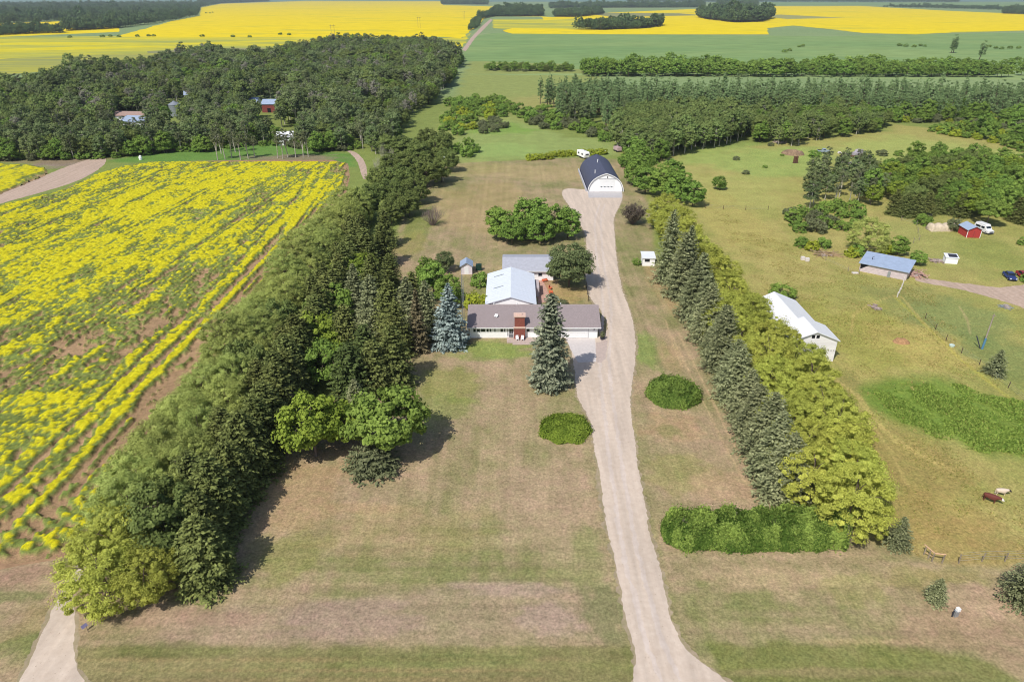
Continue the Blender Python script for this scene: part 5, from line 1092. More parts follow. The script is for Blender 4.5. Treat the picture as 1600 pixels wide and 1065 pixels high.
x, y = at(968, 238); e = empty('old_wagon', (x, y, 0), .3, 'pinkish old wagon box under the trees behind the workshop', 'wagon'); b = MB(); b.box(-1.1, 0, .6, 1.1, 4, 2.0); b.build('box', mat('pale_pink_paint', C(196, 170, 172), .8, .15, 2), e, bevel=.05)
for sx in (-1.15, 1.0):
    for yy in (.7, 3.2): b = MB(); b.tube([(sx, yy, .4), (sx + .15, yy, .4)], .4, 10); b.build('wheel', DARK, e)
# ---- little white shed beside the right row
s2 = empty('white_shed', (33.6, 159.3, 0), R(-3), 'little white shed half hidden behind the first spruce of the right row', 'shed')
b = MB(); b.box(-1.3, 0, 0, 1.7, 3.6, 2.0); b.build('wall', WHITE, s2); b = MB(); b.prism([(-.25, 1.98), (3.9, 2.35), (3.9, 2.47), (-.25, 2.1)], -1.5, 1.9, axis='x'); b.build('roof', WHITE2, s2); b = MB(); b.box(-.8, -.04, 1.1, .4, .01, 1.8); b.build('window', GLASS, s2)
# ---- white barn
bn = empty('white_barn', (54.75, 110.0, 0), 0, 'old white barn with patchy boards and pale metal roof beyond the yellow willows', 'barn')
b = MB(); b.box(-4.1, 0, 0, 4.1, 6.0, 4.3); b.prism([(-4.1, 4.3), (4.1, 4.3), (0, 5.95)], 0, 6.0); b.build('front_wall', OLDW, bn)
b = MB(); b.box(-4.3, 6.0, 0, 3.9, 20, 3.3); b.prism([(-4.3, 3.3), (3.9, 3.3), (-.6, 5.15)], 6.0, 20); b.build('rear_wall', OLDW, bn)
rm_ = mat('pale_metal_roof', C(232, 232, 234), .45, .03, 1.0, spec=.4)
gable(0, 6.0, -4.1, 4.1, 4.34, 6.0, .12, .35).build('front_roof', rm_, bn); gable(6.2, 20, -4.3, 3.9, 3.34, 5.2, .12, .35, xr=-.6).build('rear_roof', rm_, bn)
for x0 in (-.72, .12): b = MB(); b.box(x0, -.04, 4.75, x0 + .55, .01, 5.35); b.build('window', DARK, bn)
b = MB()
for k in range(8): b.box(.4 + k * .47, -.04, 2.2, .55 + k * .47, .008, 2.32)
b.build('bolt_row', DARK, bn); b = MB(); b.box(-1.6, -.05, .05, .1, .01, 2.6); b.build('door', mat('grey_boards', C(196, 192, 192), .8, .1, 2, stretch=(5, 1, .4)), bn)
b = MB()
for k in range(18): b.box(-4.12, -.018, .25 + k * .24, 4.12, -.001, .27 + k * .24)
b.build('board_gaps', mat('board_shadow_gap', C(206, 200, 200), .9, .1, 2), bn)
# ---- long grey shed on the right
BR, BL = Vector((92.6, 149.6, 0)), Vector((84.4, 155.9, 0)); ux = (BR - BL); Lw = ux.length; rz = math.atan2(ux.y, ux.x)
gs = empty('long_shed', tuple(BL), rz, 'long low shed with pale blue grey roof and whitish boards in the right farmyard', 'shed')
b = MB(); b.add([(0, 0, 0), (Lw, 0, 0), (Lw, 6.6, 0), (0, 6.6, 0), (0, 0, 2.1), (Lw, 0, 2.1), (Lw, 6.6, 2.9), (0, 6.6, 2.9)], [(0, 1, 5, 4), (1, 2, 6, 5), (2, 3, 7, 6), (3, 0, 4, 7), (4, 5, 6, 7)]); b.build('wall', mat('old_pinkish_boards', C(206, 192, 194), .8, .12, 1.2, stretch=(1, 1, 4)), gs)
b = MB(); b.prism([(-.45, 2.08), (7.0, 2.98), (7.0, 3.10), (-.45, 2.20)], -.35, Lw + .35, axis='x'); r_ = b.build('roof', BLUR, gs)
b = MB(); b.tube([(1.9, 2.6, 2.4), (1.9, 2.6, 3.3), (2.3, 2.6, 3.5)], .07, 6); b.build('stove_pipe', BTRIM, r_); b = MB(); b.add([(.05, -.02, 1.9), (2.0, -.02, 1.9), (.2, -.02, .6)], [(0, 2, 1)]); b.build('dark_patch', DARK, gs)
b = MB(); b.box(6.3, -.3, 0, 6.9, -.02, 1.4); b.build('door_panel', GALV, gs)
# lumber heap, sheet of tin, plank, loose things
def heap(name, px, py, L, W_, H_, n, m, lab, cat, seed):
    x, y = at(px, py); r = random.Random(seed); e = empty(name, (x, y, 0), 0, lab, cat); b = MB(); 
    for i in range(n):
        a = r.uniform(0, 3.14); l = r.uniform(.4, 1) * L / 2; c = Vector((r.uniform(-L, L) * .35, r.uniform(-W_, W_) * .4, r.uniform(.05, H_) * r.random())); d = Vector((math.cos(a) * l, math.sin(a) * l, r.uniform(-.15, .3) * H_)); b.tube([c - d, c + d], r.uniform(.05, .13), 4)
    b.build('planks', m, e)
    b = MB(); 
    for i in range(max(3, n // 5)): c = (r.uniform(-L, L) * .3, r.uniform(-W_, W_) * .3); s = r.uniform(.2, .45); b.box(c[0] - s, c[1] - s, 0, c[0] + s, c[1] + s * .7, s * 1.2)
    b.build('blocks', mat('rubble', C(186, 172, 166), .9, .2, 3), e)
heap('lumber_heap', 1431, 430, 4.5, 4, 1.2, 46, mat('bleached_wood', C(196, 160, 146), .9, .25, 3), 'heap of brown and white scrap at the right end of the long grey shed', 'scrap heap', 3)
heap('branch_pile', 1291, 398, 5.5, 3, 1.0, 40, mat('dry_branches', C(170, 146, 112), .9, .2, 3), 'pile of dry branches and boards left of the long grey shed', 'wood pile', 4)
heap('bleached_pile', 1368, 481, 1.6, 2.6, .6, 26, mat('dead_branches', C(178, 158, 150), .9, .2, 3), 'small pile of bleached sticks in the green pasture below the shed', 'wood pile', 5)
heap('rock_pile', 1219, 223, 6, 4, .6, 20, mat('dead_branches', C(178, 158, 150)), 'pale heap of brush at the edge of the right grove', 'brush pile', 6)
heap('scrap_pile', 1328, 257, 5, 5, .8, 26, GALV, 'grey scrap heap in the rough pasture among bushes', 'scrap heap', 7)
heap('rubbish_pile', 1462, 408, 3, 2.5, .7, 20, mat('dead_branches', C(178, 158, 150)), 'brownish rubbish pile left of the small white coop', 'rubbish pile', 8)
heap('grey_pile', 1571, 480, 2.2, 2, .5, 18, GALV, 'small grey heap on the grass below the gravel yard', 'scrap heap', 9)
for px, py, w, d, lab in ((1336, 427, 1.4, .8, 'white sheet lying by the left end of the long shed'), (1254, 406, .9, .8, 'pair of white bins alone in the pasture, left box'), (1261, 408, .9, .8, 'pair of white bins alone in the pasture, right box'), (1336, 393, 3.5, 2.2, 'low pale roof panel among bushes behind the long shed')):
    x, y = at(px, py); b = MB(); b.box(-w / 2, -d / 2, 0, w / 2, d / 2, .9 if 'bins' in lab else .25); b = b.build('white_bin' if 'bins' in lab else 'metal_sheet', mat('dull_white', C(220, 212, 208), .7, .06, 2), bevel=.05, loc=(x, y, 0)); tag(b, lab, 'bin' if 'bins' in lab else 'sheet')
# dirt mound in a pit, brown barrel post
def mound(name, px, py, rx, ry, h, m, lab, cat, seed=1, ring=False):
    x, y = at(px, py); n = 40; k = 14; V = []; Fs = []
    for i in range(k + 1):
        for j in range(n):
            a = 6.283 * j / n; rr = i / k; q = fbm(np.array(math.cos(a) * rr * 3 + 5), np.array(math.sin(a) * rr * 3 + seed), seed, 4); z = h * (1 - rr ** 2) * (.5 + q)
            if ring: z = h * (math.exp(-((rr - .75) / .18) ** 2) * (.5 + q) + .5 * math.exp(-(rr / .25) ** 2))
            V.append((math.cos(a) * rx * rr * (.85 + .3 * float(q)), math.sin(a) * ry * rr * (.85 + .3 * float(q)), float(z) * (rr < .99) + .01 - .03 * (rr > .99)))
    for i in range(k):
        for j in range(n): Fs.append((i * n + j, (i + 1) * n + j, (i + 1) * n + (j + 1) % n, i * n + (j + 1) % n))
    b = MB(); b.add(V, Fs); o = b.build(name, m, smooth=True, loc=(x, y, 0)); return tag(o, lab, cat)
mound('dirt_pit', 1239, 240, 4.6, 5.0, 1.1, mat('bare_earth', C(146, 122, 98), .95, .2, 1.2, bump=.5), 'ring of bare brown earth around a pit in the pasture', 'dirt pile', 3, True)
mound('hay_mound', 1408, 534, 1.6, 1.3, .75, mat('old_hay', C(172, 134, 96), .95, .18, 3, bump=.5), 'round brown mound of old hay in the middle of the pasture', 'hay pile', 5)
x, y = at(1243.5, 255); e = empty('old_machine', (x, y, 0), .2, 'small brown upright box standing below the dirt pit', 'machine'); b = MB(); b.box(-.8, 0, .2, -.1, .8, 2.6); b.box(.1, 0, .2, .8, .8, 2.6); b.box(-.8, .1, 1.2, .8, .7, 1.6); b.build('frame', mat('rust', C(110, 78, 64), .9, .2, 3), e); b = MB(); b.box(-.95, -.1, 0, .95, .9, .2); b.build('skid', WOODR, e)
# ---- red shed, van, tarp, coop, cars
rs = empty('red_shed', (127.4, 181.2, 0), R(-4), 'small red board shed with white corner trim and blue grey roof', 'shed')
b = MB(); b.box(-1.8, 0, 0, 1.8, 4.6, 2.3); b.prism([(-1.8, 2.3), (1.8, 2.3), (0, 3.15)], 0, 4.6); b.build('wall', REDW, rs); gable(0, 4.6, -1.8, 1.8, 2.33, 3.2, .1, .3).build('roof', BLUR, rs)
b = MB()
for sx in (-1.87, 1.72): b.box(sx, -.05, 0, sx + .15, .0, 2.3)
b.build('corner_trim', TRIM, rs); b = MB(); b.box(-.9, -.04, .05, .9, -.002, 1.95); b.build('door', REDW, rs)
b = MB(); b.box(-.1, -.06, 0, -.05, -.041, 1.95); b.build('door_batten', BTRIM, rs)
def wheels(e, xs, ys, r=.33, w=.2):
    for yy in ys:
        for sx in (-xs, xs - w):
            b = MB(); b.tube([(sx, yy, r), (sx + w, yy, r)], r, 16); wl = b.build('wheel', DARK, e); b = MB(); b.tube([(sx - .01, yy, r), (sx + w + .01, yy, r)], r * .58, 12); b.build('rim', GALV, wl)
def van(loc, rz, lab):
    e = empty('camper_van', loc, rz, lab, 'van'); PW = mat('white_paint', C(232, 232, 232), .35, .02, 2, spec=.5)
    b = MB(); b.prism([(0, .4), (5.3, .4), (5.3, 1.5), (5.1, 2.1), (1.6, 2.1), (.9, 1.25), (0, 1.05)], -.95, .95, axis='x'); b.build('body', PW, e, bevel=.07)
    b = MB(); b.prism([(1.5, 2.1), (5.1, 2.1), (5.0, 2.5), (1.8, 2.5)], -.85, .85, axis='x'); b.build('raised_roof', PW, e, bevel=.05)
    b = MB(); b.add([(-.8, .98, 1.34), (.8, .98, 1.34), (.72, 1.5, 2.0), (-.72, 1.5, 2.0)], [(0, 1, 2, 3)]); b.build('windscreen', GLASS, e)
    for sx in (-.955, .955): b = MB(); b.box(sx - .01, 1.7, 1.35, sx + .01, 2.8, 1.9); b.box(sx - .01, 3.1, 1.35, sx + .01, 4.7, 1.9); b.build('side_window', GLASS, e)
    for sx in (-.8, .5): b = MB(); b.box(sx, -.03, .7, sx + .3, .02, .9); b.build('headlight', GALV, e)
    b = MB(); b.box(-.95, -.1, .35, .95, .0, .55); b.build('bumper', BTRIM, e); b = MB(); b.box(-.45, -.02, .62, .45, .012, .92); b.build('grille', BTRIM, e); wheels(e, .98, (.95, 4.2), .36); return e
x, y = at(1548, 367); van((x, y, 0), R(12), 'white camper van with a raised roof parked right of the red shed')
def car(loc, rz, lab, m):
    e = empty('parked_car', loc, rz, lab, 'car')
    prof = [(0, .45), (.05, .3), (4.4, .3), (4.5, .5), (4.45, .95), (3.9, 1.05), (3.3, 1.42), (1.9, 1.45), (1.05, 1.0), (.15, .82)]
    b = MB(); n = len(prof)
    for s_, ins in ((-1, 0), (1, 0)): pass
    def ring(w, top): return [((w if z < 1.0 else w - .2), yy, z) for yy, z in prof]
    Rg = ring(.88, 0); Lg = [(-x_, yy, z) for x_, yy, z in Rg]; b.add(Lg + Rg, [tuple(range(n))[::-1], tuple(range(n, 2 * n))] + [(i, (i + 1) % n, (i + 1) % n + n, i + n) for i in range(n)]); b.build('body', m, e, bevel=.06)
    b = MB(); b.add([(-.66, 1.12, 1.05), (.66, 1.12, 1.05), (.6, 1.86, 1.455), (-.6, 1.86, 1.455)], [(0, 1, 2, 3)]); b.build('windscreen', GLASS, e); b = MB(); b.add([(.6, 3.34, 1.43), (.66, 3.86, 1.085), (-.66, 3.86, 1.085), (-.6, 3.34, 1.43)], [(0, 1, 2, 3)]); b.build('rear_window', GLASS, e)
    for sx in (-1, 1): b = MB(); b.add([(sx * .80, 1.45, 1.06), (sx * .80, 3.55, 1.08), (sx * .70, 3.2, 1.38), (sx * .70, 2.0, 1.40)], [(0, 1, 2, 3) if sx > 0 else (3, 2, 1, 0)]); b.build('side_window', GLASS, e)
    for sx in (-.75, .45): b = MB(); b.box(sx, -.02, .58, sx + .3, .08, .74); b.build('headlight', TRIM, e)
    b = MB(); b.box(-.35, -.03, .4, .35, .04, .55); b.build('grille', BTRIM, e); wheels(e, .9, (.8, 3.6), .32); return e
x, y = at(1583, 440); car((x, y, 0), R(-14), 'dark blue car parked on the grass by the gravel yard', mat('blue_paint', C(52, 66, 122), .25, .03, 2, spec=.6, metal=.2))
x, y = at(1606, 439); car((x, y, 0), R(-10), 'red car just cut off by the right edge beside the blue car', mat('red_paint', C(150, 30, 34), .3, .03, 2, spec=.6, metal=.1))
x, y = at(1456, 338); car((x, y, 0), R(60), 'dark old car tucked into the bushes left of the cream tarp', mat('dark_paint', C(50, 54, 70), .4, .05, 2, spec=.5))
tp = empty('tarp_covered_stack', (118.9, 186.5, 0), R(2), 'long cream tarp covered stack left of the red shed', 'covered stack')
b = MB(); r = random.Random(6); V = []; n = 10; k = 24
for i in range(k + 1):
    for j in range(n + 1):
        a = math.pi * j / n; s = 1 if 0 < i < k else .55; V.append((i * 7.6 / k, 1.6 - 1.7 * math.cos(a) * (.9 + r.uniform(-.04, .04)), (math.sin(a) ** .5) * (1.9 + .2 * math.sin(i * .9)) * s * (1 + r.uniform(-.03, .03))))
b.add(V, [(i * (n + 1) + j, i * (n + 1) + j + 1, (i + 1) * (n + 1) + j + 1, (i + 1) * (n + 1) + j) for i in range(k) for j in range(n)] + [tuple(range(n, -1, -1)), tuple(k * (n + 1) + j for j in range(n + 1))]); b.build('tarp', mat('cream_tarp', C(206, 190, 166), .8, .1, 1.5), tp, smooth=True)
b = MB(); b.box(-.1, .3, -.02, 7.7, 2.9, .12); b.build('pallet', WOODG, tp)
x, y = at(1486, 412); co = empty('chicken_coop', (x, y, 0), R(-12), 'small white coop with a dark panel on its roof, alone on the grass', 'coop')
b = MB(); b.add([(-1.4, 0, 0), (1.4, 0, 0), (1.4, 1.9, 0), (-1.4, 1.9, 0), (-1.4, 0, 1.5), (1.4, 0, 1.5), (1.4, 1.9, 1.9), (-1.4, 1.9, 1.9)], [(0, 1, 5, 4), (1, 2, 6, 5), (2, 3, 7, 6), (3, 0, 4, 7), (4, 5, 6, 7)]); b.build('wall', WHITE, co); b = MB(); b.prism([(-.15, 1.49), (2.1, 1.96), (2.1, 2.04), (-.15, 1.57)], -1.55, 1.55, axis='x'); b.build('roof', WHITE2, co)
b = MB(); b.prism([(.25, 1.66), (1.75, 1.975), (1.75, 2.03), (.25, 1.715)], -.7, 1.25, axis='x'); b.build('roof_panel', BTRIM, co)
# ---- old vehicles on the pasture
x, y = at(1296, 239); e = empty('old_pickup', (x, y, 0), R(80), 'small bluish old pickup left standing on the rough pasture', 'pickup'); OB = mat('faded_blue_paint', C(150, 166, 180), .6, .1, 2)
b = MB(); b.prism([(0, .5), (5.0, .5), (5.0, 1.1), (3.1, 1.1), (2.9, 1.75), (1.7, 1.75), (1.3, 1.15), (0, 1.0)], -.95, .95, axis='x'); b.build('body', OB, e, bevel=.06); b = MB(); b.box(-.85, 3.2, 1.1, .85, 4.9, 1.12); b.build('load_bed', DARK, e); b = MB(); b.box(-.96, 1.85, 1.2, .96, 2.8, 1.6); b.build('window', GLASS, e); wheels(e, .97, (.9, 4.0), .36)
x, y = at(1334, 246); e = empty('old_combine', (x, y, 0), R(-60), 'grey abandoned machine with a raised box on the rough pasture', 'farm machine'); b = MB(); b.box(-1.4, 0, .7, 1.4, 5.2, 2.0); b.prism([(1.0, 2.0), (4.4, 2.0), (3.8, 3.0), (1.8, 3.0)], -1.1, 1.1, axis='x'); b.build('body', mat('dull_grey_paint', C(172, 166, 172), .7, .15, 2), e, bevel=.08); b = MB(); b.box(-1.9, -1.0, .3, 1.9, 0, .9); b.build('header', mat('rust', C(110, 78, 64)), e); wheels(e, 1.7, (.9, 4.2), .7, .4)
x, y = at(1315, 240); b = MB(); b.box(-1.5, -.8, 0, 1.5, .8, .45); b.box(-1.4, -.1, .45, -.4, .8, .8); b = b.build('stone_slab', mat('dull_white', C(220, 212, 208)), loc=(x, y, 0), bevel=.1); tag(b, 'low whitish slab between the old pickup and the grey machine', 'slab')
# ---- left farm buildings
def simple_barn(name, px, py, w, L, he, hr, wm, rm, lab, cat, rz=0.0, along='x'):
    x, y = at(px, py); e = empty(name, (x, y, 0), rz, lab, cat)
    if along == 'y': b = MB(); b.box(-w / 2, 0, 0, w / 2, L, he); b.prism([(-w / 2, he), (w / 2, he), (0, hr)], 0, L); b.build('wall', wm, e); gable(0, L, -w / 2, w / 2, he + .04, hr + .06, .12, .4).build('roof', rm, e)
    else:
        b = MB(); b.box(-w / 2, 0, 0, w / 2, L, he); b.prism([(0, he), (L, he), (L / 2, hr)], -w / 2, w / 2, axis='x'); b.build('wall', wm, e)
        k = (hr - he) / (L / 2); o_ = .4; prof = [(-o_, he - o_ * k + .03), (L / 2, hr + .04), (L + o_, he - o_ * k + .03), (L + o_, he - o_ * k + .16), (L / 2, hr + .18), (-o_, he - o_ * k + .16)]
        pa = [(-w / 2 - .3, a, c) for a, c in prof]; pb = [(w / 2 + .3, a, c) for a, c in prof]; b = MB(); b.add(pa + pb, [(5, 4, 1, 0), (4, 3, 2, 1), (6, 7, 10, 11), (7, 8, 9, 10)] + [(i, (i + 1) % 6, (i + 1) % 6 + 6, i + 6) for i in range(6)]); b.build('roof', rm, e)
    b = MB(); b.box(-w * .12, -.05, 0, w * .12, .0, min(he * .8, 2.4)); b.build('door', DARK, e); return e
simple_barn('red_barn', 421, 176, 8.0, 9, 4.6, 6.6, mat('dark_red_boards', C(136, 72, 66), .85, .1, 2), BLUR, 'dark red barn with a pale grey roof in a gap of the big wood', 'barn')
simple_barn('farm_shed', 392, 172, 8.0, 8, 4.4, 6.4, WHITE2, BLUR, 'grey roofed shed half hidden by trees left of the red barn', 'shed')
simple_barn('white_farmhouse', 447, 227, 7.0, 8, 3.4, 5.2, WHITE, mat('near_white_roof', C(224, 226, 230), .6, .03, 2), 'white building with a white roof behind the pale birch trunks', 'building', .25)
simple_barn('metal_roofed_shed', 210, 205, 13, 11, 4.6, 6.4, WHITE2, BLUR, 'shed with a pale metal roof among the trees of the left farm', 'shed', -.2)
simple_barn('dark_roofed_shed', 196, 196, 22, 9, 4.8, 6.2, WHITE2, mat('pale_brown_roof', C(168, 142, 132), .8, .1, 2), 'long shed with brownish roof behind the pale metal roof at the left', 'shed', -.1)
simple_barn('small_white_house', 264, 222, 6, 5, 3.6, 5, WHITE, mat('near_white_roof', C(224, 226, 230)), 'tiny white roofed hut glimpsed between trees under the grain bin', 'hut', .2)
simple_barn('grey_roof_hut', 300, 163, 7, 6, 5.6, 7.4, WHITE2, BLUR, 'pale roof peeping out of the trees right of the grain bin', 'shed', .3)
x, y = at(276, 182); e = empty('grain_bin', (x, y, 0), 0, 'round silver grain bin with a conical roof in the left farm', 'grain bin'); b = MB(); b.tube([(0, 0, 0), (0, 0, 6.4)], 3.1, 28); b.build('tank', GALV, e, smooth=False); b = MB(); b.tube([(0, 0, 6.4), (0, 0, 8.0), (0, 0, 8.3)], [3.3, .4, .38], 28); b.build('roof', GALV, e)
b = MB()
for k in range(7): b.tube([(0, 0, .6 + k * .9), (0, 0, .68 + k * .9)], 3.15, 28)
b.build('hoops', GALV, e)
# ---- poles, fences, signs
x, y = at(693, 283); e = empty('yard_light', (x, y, 0), 0, 'pale wooden yard light pole beside the dark elms', 'light pole'); b = MB(); b.tube([(0, 0, -.2), (0, 0, 8.6)], [.17, .12], 8); b.build('pole', mat('pale_pole', C(196, 184, 164), .85, .1, 3), e); b = MB(); b.tube([(0, 0, 8.3), (.6, -.1, 8.7)], .05, 6); b.build('arm', GALV, e); b = MB(); b.tube([(.6, -.1, 8.75), (.6, -.1, 8.45)], [.12, .3], 10); b.build('lamp', TRIM, e)
x, y = at(1534.5, 545); e = empty('utility_pole', (x, y, 0), 0, 'tall grey utility pole with blue base guard on the fence line', 'utility pole'); b = MB(); b.tube([(0, 0, -.2), (.5, .6, 7.0)], [.14, .09], 8); b.build('pole', mat('grey_pole', C(160, 146, 138), .9, .1, 3), e); b = MB(); b.tube([(.02, 0, 0), (.22, .2, 2.2)], .19, 8); b.build('guard', mat('blue_guard', C(84, 130, 160), .5, .05, 2), e)
b = MB(); b.tube([(-.25, .1, 0), (-.95, 1.2, 2.2)], .10, 6); b.build('brace', BTRIM, e); b = MB(); b.box(.1, .5, 6.6, .9, .6, 6.7); b.build('crossarm', WOODG, e)
x, y = at(1488, 541); b = MB(); b.tube([(-.1, 0, .15), (-.1, 0, .5), (-.1, 0, .55)], [.42, .5, .44], 14); b.tube([(-.1, 0, .53), (-.1, 0, .56)], .40, 14); b = b.build('water_trough', mat('pale_green_paint', C(196, 214, 204), .6, .05, 2), loc=(x, y, -.15)); tag(b, 'small white water trough on the pasture fence line', 'trough')
def fence(name, pts, spacing, lab, ph=1.25, pr=.07, wires=3, m=None, seed=1):
    P = [Vector((*at(*p), 0)) for p in pts]; e = empty(name, tuple(P[0]), 0, lab, 'fence'); r = random.Random(seed); w = MB(); posts = []
    for a, c in zip(P[:-1], P[1:]):
        n = max(1, int((c - a).length / spacing))
        for i in range(n): posts.append(a.lerp(c, i / n))
    posts.append(P[-1]); posts = [p - P[0] for p in posts]
    for p in posts: b = MB(); t = Vector((r.uniform(-.08, .08), r.uniform(-.08, .08), ph)); b.tube([p + Vector((0, 0, -.1)), p + t], pr, 6); b.build('post', m or WOODR, e)
    for k in range(wires):
        z = ph * (.35 + .28 * k)
        for a, c in zip(posts[:-1], posts[1:]): w.tube([a + Vector((0, 0, z)), (a + c) / 2 + Vector((0, 0, z - .04)), c + Vector((0, 0, z))], .012, 3)
    w.build('wire', GALV, e); return e
fence('pasture_fence', [(1446, 498), (1478, 532), (1502, 552), (1530, 570), (1550, 588), (1575, 606), (1600, 628), (1640, 668)], 5, 'wire fence with dark posts running diagonally across the right pasture')
fence('pasture_fence', [(1498, 880), (1534, 877), (1570, 877), (1640, 875)], 3.6, 'wire fence between the wooden gate brace and the dark spruce at the right edge', 1.4, .08, 4, WOODG)
fence('pasture_fence', [(1102, 325), (1130, 327), (1165, 328), (1200, 328)], 4.5, 'short post and wire fence in the open field right of the green trees', 1.3)
fence('farm_fence', [(1256, 388), (1290, 407), (1325, 424), (1342, 428)], 4, 'weathered fence left of the long grey shed', 1.3, .07, 2, WOODG)
fence('farm_fence', [(1408, 345), (1432, 352), (1436, 376), (1427, 380)], 6, 'light fence in the grass above the long grey shed', 1.6, .07, 2, WOODG)
fence('farm_fence', [(1412, 440), (1408, 452), (1402, 464)], 2.2, 'white topped pale fence running down from the long grey shed', 1.3, .12, 2, mat('dull_white', C(220, 212, 208)))
fence('yard_fence', [(917, 450), (919, 470)], 2.6, 'dark fence beside the driveway behind the garage', 1.3, .09, 3)
gt = empty('gate_brace', (*at(1456, 877), 0), 0, 'tan wooden brace of rails and posts at the pasture corner', 'fence'); c0 = Vector((*at(1456, 877), 0)); q = [Vector((*at(1443.5, 866), 0)) - c0, Vector((0, 0, 0)), Vector((*at(1472, 879), 0)) - c0]
TANW = mat('tan_lumber', C(206, 170, 134), .8, .1, 4)
for a in q + [q[0] * .45]: b = MB(); b.tube([a + Vector((0, 0, -.1)), a + Vector((0, 0, 1.35))], .09, 7); b.build('post', WOODG, gt)
for a, c in ((q[0] * 1.25, q[1]), (q[1], q[2] * 1.1)):
    for z in (1.32,): b = MB(); b.tube([a + Vector((0, 0, z)), c + Vector((0, 0, z))], .085, 6); b.build('rail', TANW, gt)
b = MB(); b.tube([q[0] + Vector((0, 0, .4)), q[1] + Vector((0, 0, .75))], .05, 6); b.build('rail', TANW, gt)
x, y = at(1492.5, 962); e = empty('utility_pedestal', (x, y, 0), .2, 'small grey and white utility pedestal beside the lone pale spruce', 'pedestal'); b = MB(); b.box(-.22, -.18, 0, .22, .18, .8); b.build('cabinet', GALV, e, bevel=.03); b = MB(); b.box(-.1, -.2, .8, .25, .2, 1.2); b.build('cap', TRIM, e, bevel=.03); b = MB(); b.tube([(-.4, 0, 0), (-.4, 0, .9)], .07, 6); b.build('marker', BTRIM, e)
x, y = at(138, 987); e = empty('road_sign', (x, y, 0), R(60), 'small purple blue sign on a short post by the gravel road', 'sign'); b = MB(); b.tube([(0, 0, 0), (0, 0, .9)], .035, 6); b.build('post', WOODG, e); b = MB(); b.box(-.3, -.02, .6, .3, .02, .98); o = b.build('board', mat('purple_sign', C(140, 134, 172), .5, .08, 3), e); o.rotation_euler = (R(-35), 0, 0)
x, y = at(220, 249.5); b = MB(); b.tube([(0, 0, 0), (0, 0, .8), (0, 0, 1.5), (0, 0, 1.8)], [.6, .7, .5, .15], 10); b = b.build('white_tank', WHITE, loc=(x, y, 0)); tag(b, 'small white tank in the grass by the left farm road', 'tank')
# ---- transmission poles far away in the yellow fields
for i, (px, yb, h) in enumerate([(521, 60, 19), (655, 44, 20), (725, 31, 20)]):
    x, y = at(px, yb); e = empty('power_pole', (x, y, 0), .9, 'thin two legged power line pole in the distant yellow canola', 'power pole', 'power line poles in the distant canola')
    for sx in (-3, 3): b = MB(); b.tube([(sx, 0, 0), (sx, 0, h)], .22, 6); b.build('leg', WOODG, e)
    b = MB(); b.box(-6, -.15, h - 1.6, 6, .15, h - 1.3); b.build('crossarm', WOODG, e)
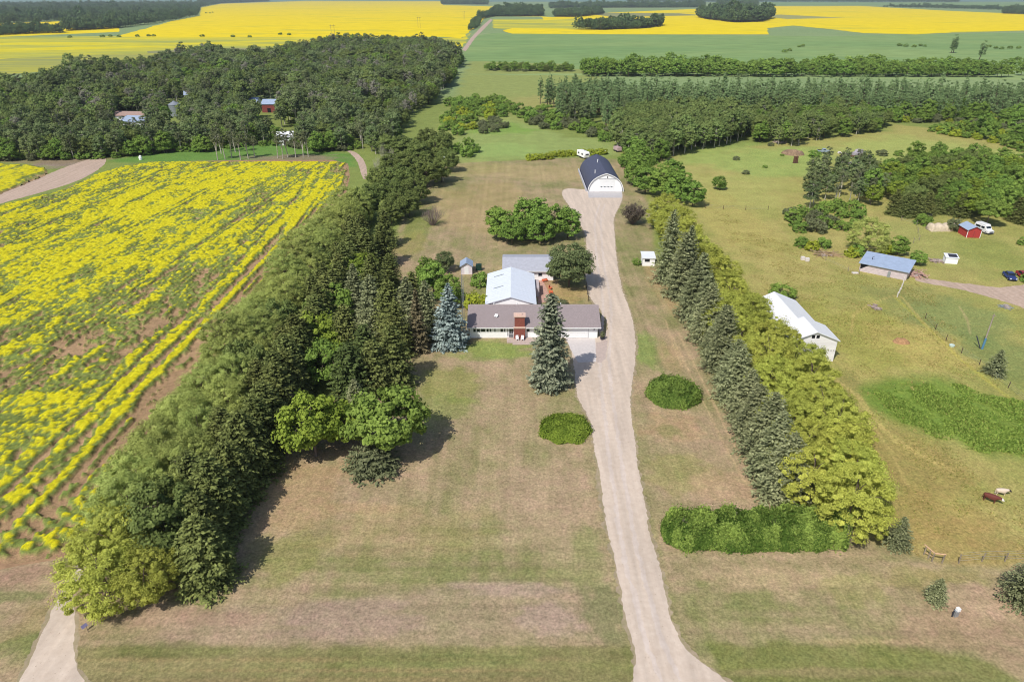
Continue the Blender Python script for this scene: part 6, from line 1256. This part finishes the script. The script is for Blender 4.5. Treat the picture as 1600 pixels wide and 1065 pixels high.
# ---- cattle
def cow(loc, rz, lab, body_m, sc=1.0):
    V = [(0, 0, 1.02), (.55, 0, 1.05), (.95, 0, 1.12), (1.28, 0, 1.12), (1.5, 0, .95), (1.72, 0, .80), (-.5, 0, 1.05), (-.78, 0, 1.12), (-.9, 0, 1.0), (-.95, 0, .45)]
    E = [(0, 1), (1, 2), (2, 3), (3, 4), (4, 5), (0, 6), (6, 7), (7, 8), (8, 9)]; Rd = [.40, .37, .27, .19, .16, .10, .36, .24, .05, .035]
    for sx, x0, pts in ((1, .62, [(.64, .2, .75), (.62, .2, .42), (.66, .2, .03)]), (-1, -.6, [(-.66, .2, .8), (-.56, .2, .55), (-.72, .2, .34), (-.66, .2, .03)])):
        for s in (1, -1):
            p0 = 1 if sx > 0 else 6; last = p0
            for k, (a, b_, c) in enumerate(pts): V.append((a, b_ * s, c)); E.append((last, len(V) - 1)); last = len(V) - 1; Rd.append([.15, .075, .06, .055][k] if sx < 0 else [.12, .07, .055][k])
    for s in (1, -1): V.append((1.5, .24 * s, 1.06)); E.append((4, len(V) - 1)); Rd.append(.05)
    me = bpy.data.meshes.new('cow'); me.from_pydata(V, E, []); o = bpy.data.objects.new('cow', me); COL.objects.link(o)
    sk = o.modifiers.new('skin', 'SKIN')
    for i, rr in enumerate(Rd): me.skin_vertices[0].data[i].radius = (rr, rr)
    for i in range(len(V)): me.skin_vertices[0].data[i].use_root = (i == 0)
    o.modifiers.new('sub', 'SUBSURF').levels = 2; o.modifiers['sub'].render_levels = 2; me.materials.append(body_m); o.location = loc; o.rotation_euler = (0, 0, rz); o.scale = (sc, sc, sc); sk.use_smooth_shade = True
    return tag(o, lab, 'cow')
def cowmat(name, c, hc, x0):
    m = bpy.data.materials.new(name); m.use_nodes = True; nt = m.node_tree; b = nt.nodes['Principled BSDF']; b.inputs['Roughness'].default_value = .8
    tc = nt.nodes.new('ShaderNodeTexCoord'); sp = nt.nodes.new('ShaderNodeSeparateXYZ'); nt.links.new(tc.outputs['Object'], sp.inputs[0]); mr = nt.nodes.new('ShaderNodeMapRange'); mr.inputs[1].default_value = x0; mr.inputs[2].default_value = x0 + .06; nt.links.new(sp.outputs[0], mr.inputs[0])
    mx = nt.nodes.new('ShaderNodeMix'); mx.data_type = 'RGBA'; mx.inputs[6].default_value = tuple(c) + (1,); mx.inputs[7].default_value = tuple(hc) + (1,); nt.links.new(mr.outputs[0], mx.inputs[0]); nt.links.new(mx.outputs[2], b.inputs['Base Color']); return m
x, y = at(1545, 783); cow((x, y, 0), R(-35), 'reddish brown cow with a white face standing in the pasture', cowmat('brown_hide', C(104, 52, 42), C(230, 224, 216), 1.34), .9)
x, y = at(1562, 773); cow((x, y, 0), R(-5), 'cream coloured cow with a dark head beside the brown cow', cowmat('cream_hide', C(214, 196, 176), C(52, 44, 42), 1.15), .78)
# ---- air: light haze over the whole country
HZ = MB(); HZ.box(-32000, -32000, -1.0, 32000, 32000, 66.0); hz = HZ.build('haze', []); hz.data.materials.clear()
hm = bpy.data.materials.new('haze'); hm.use_nodes = True; nt = hm.node_tree; nt.nodes.clear(); ou = nt.nodes.new('ShaderNodeOutputMaterial'); pv = nt.nodes.new('ShaderNodeVolumePrincipled')
pv.inputs['Color'].default_value = (.80, .88, 1, 1); pv.inputs['Density'].default_value = .00008; pv.inputs['Anisotropy'].default_value = .2
nt.links.new(pv.outputs[0], ou.inputs['Volume']); hz.data.materials.append(hm); tag(hz, kind='stuff')
hz['label'] = 'thin pale summer haze over the fields'
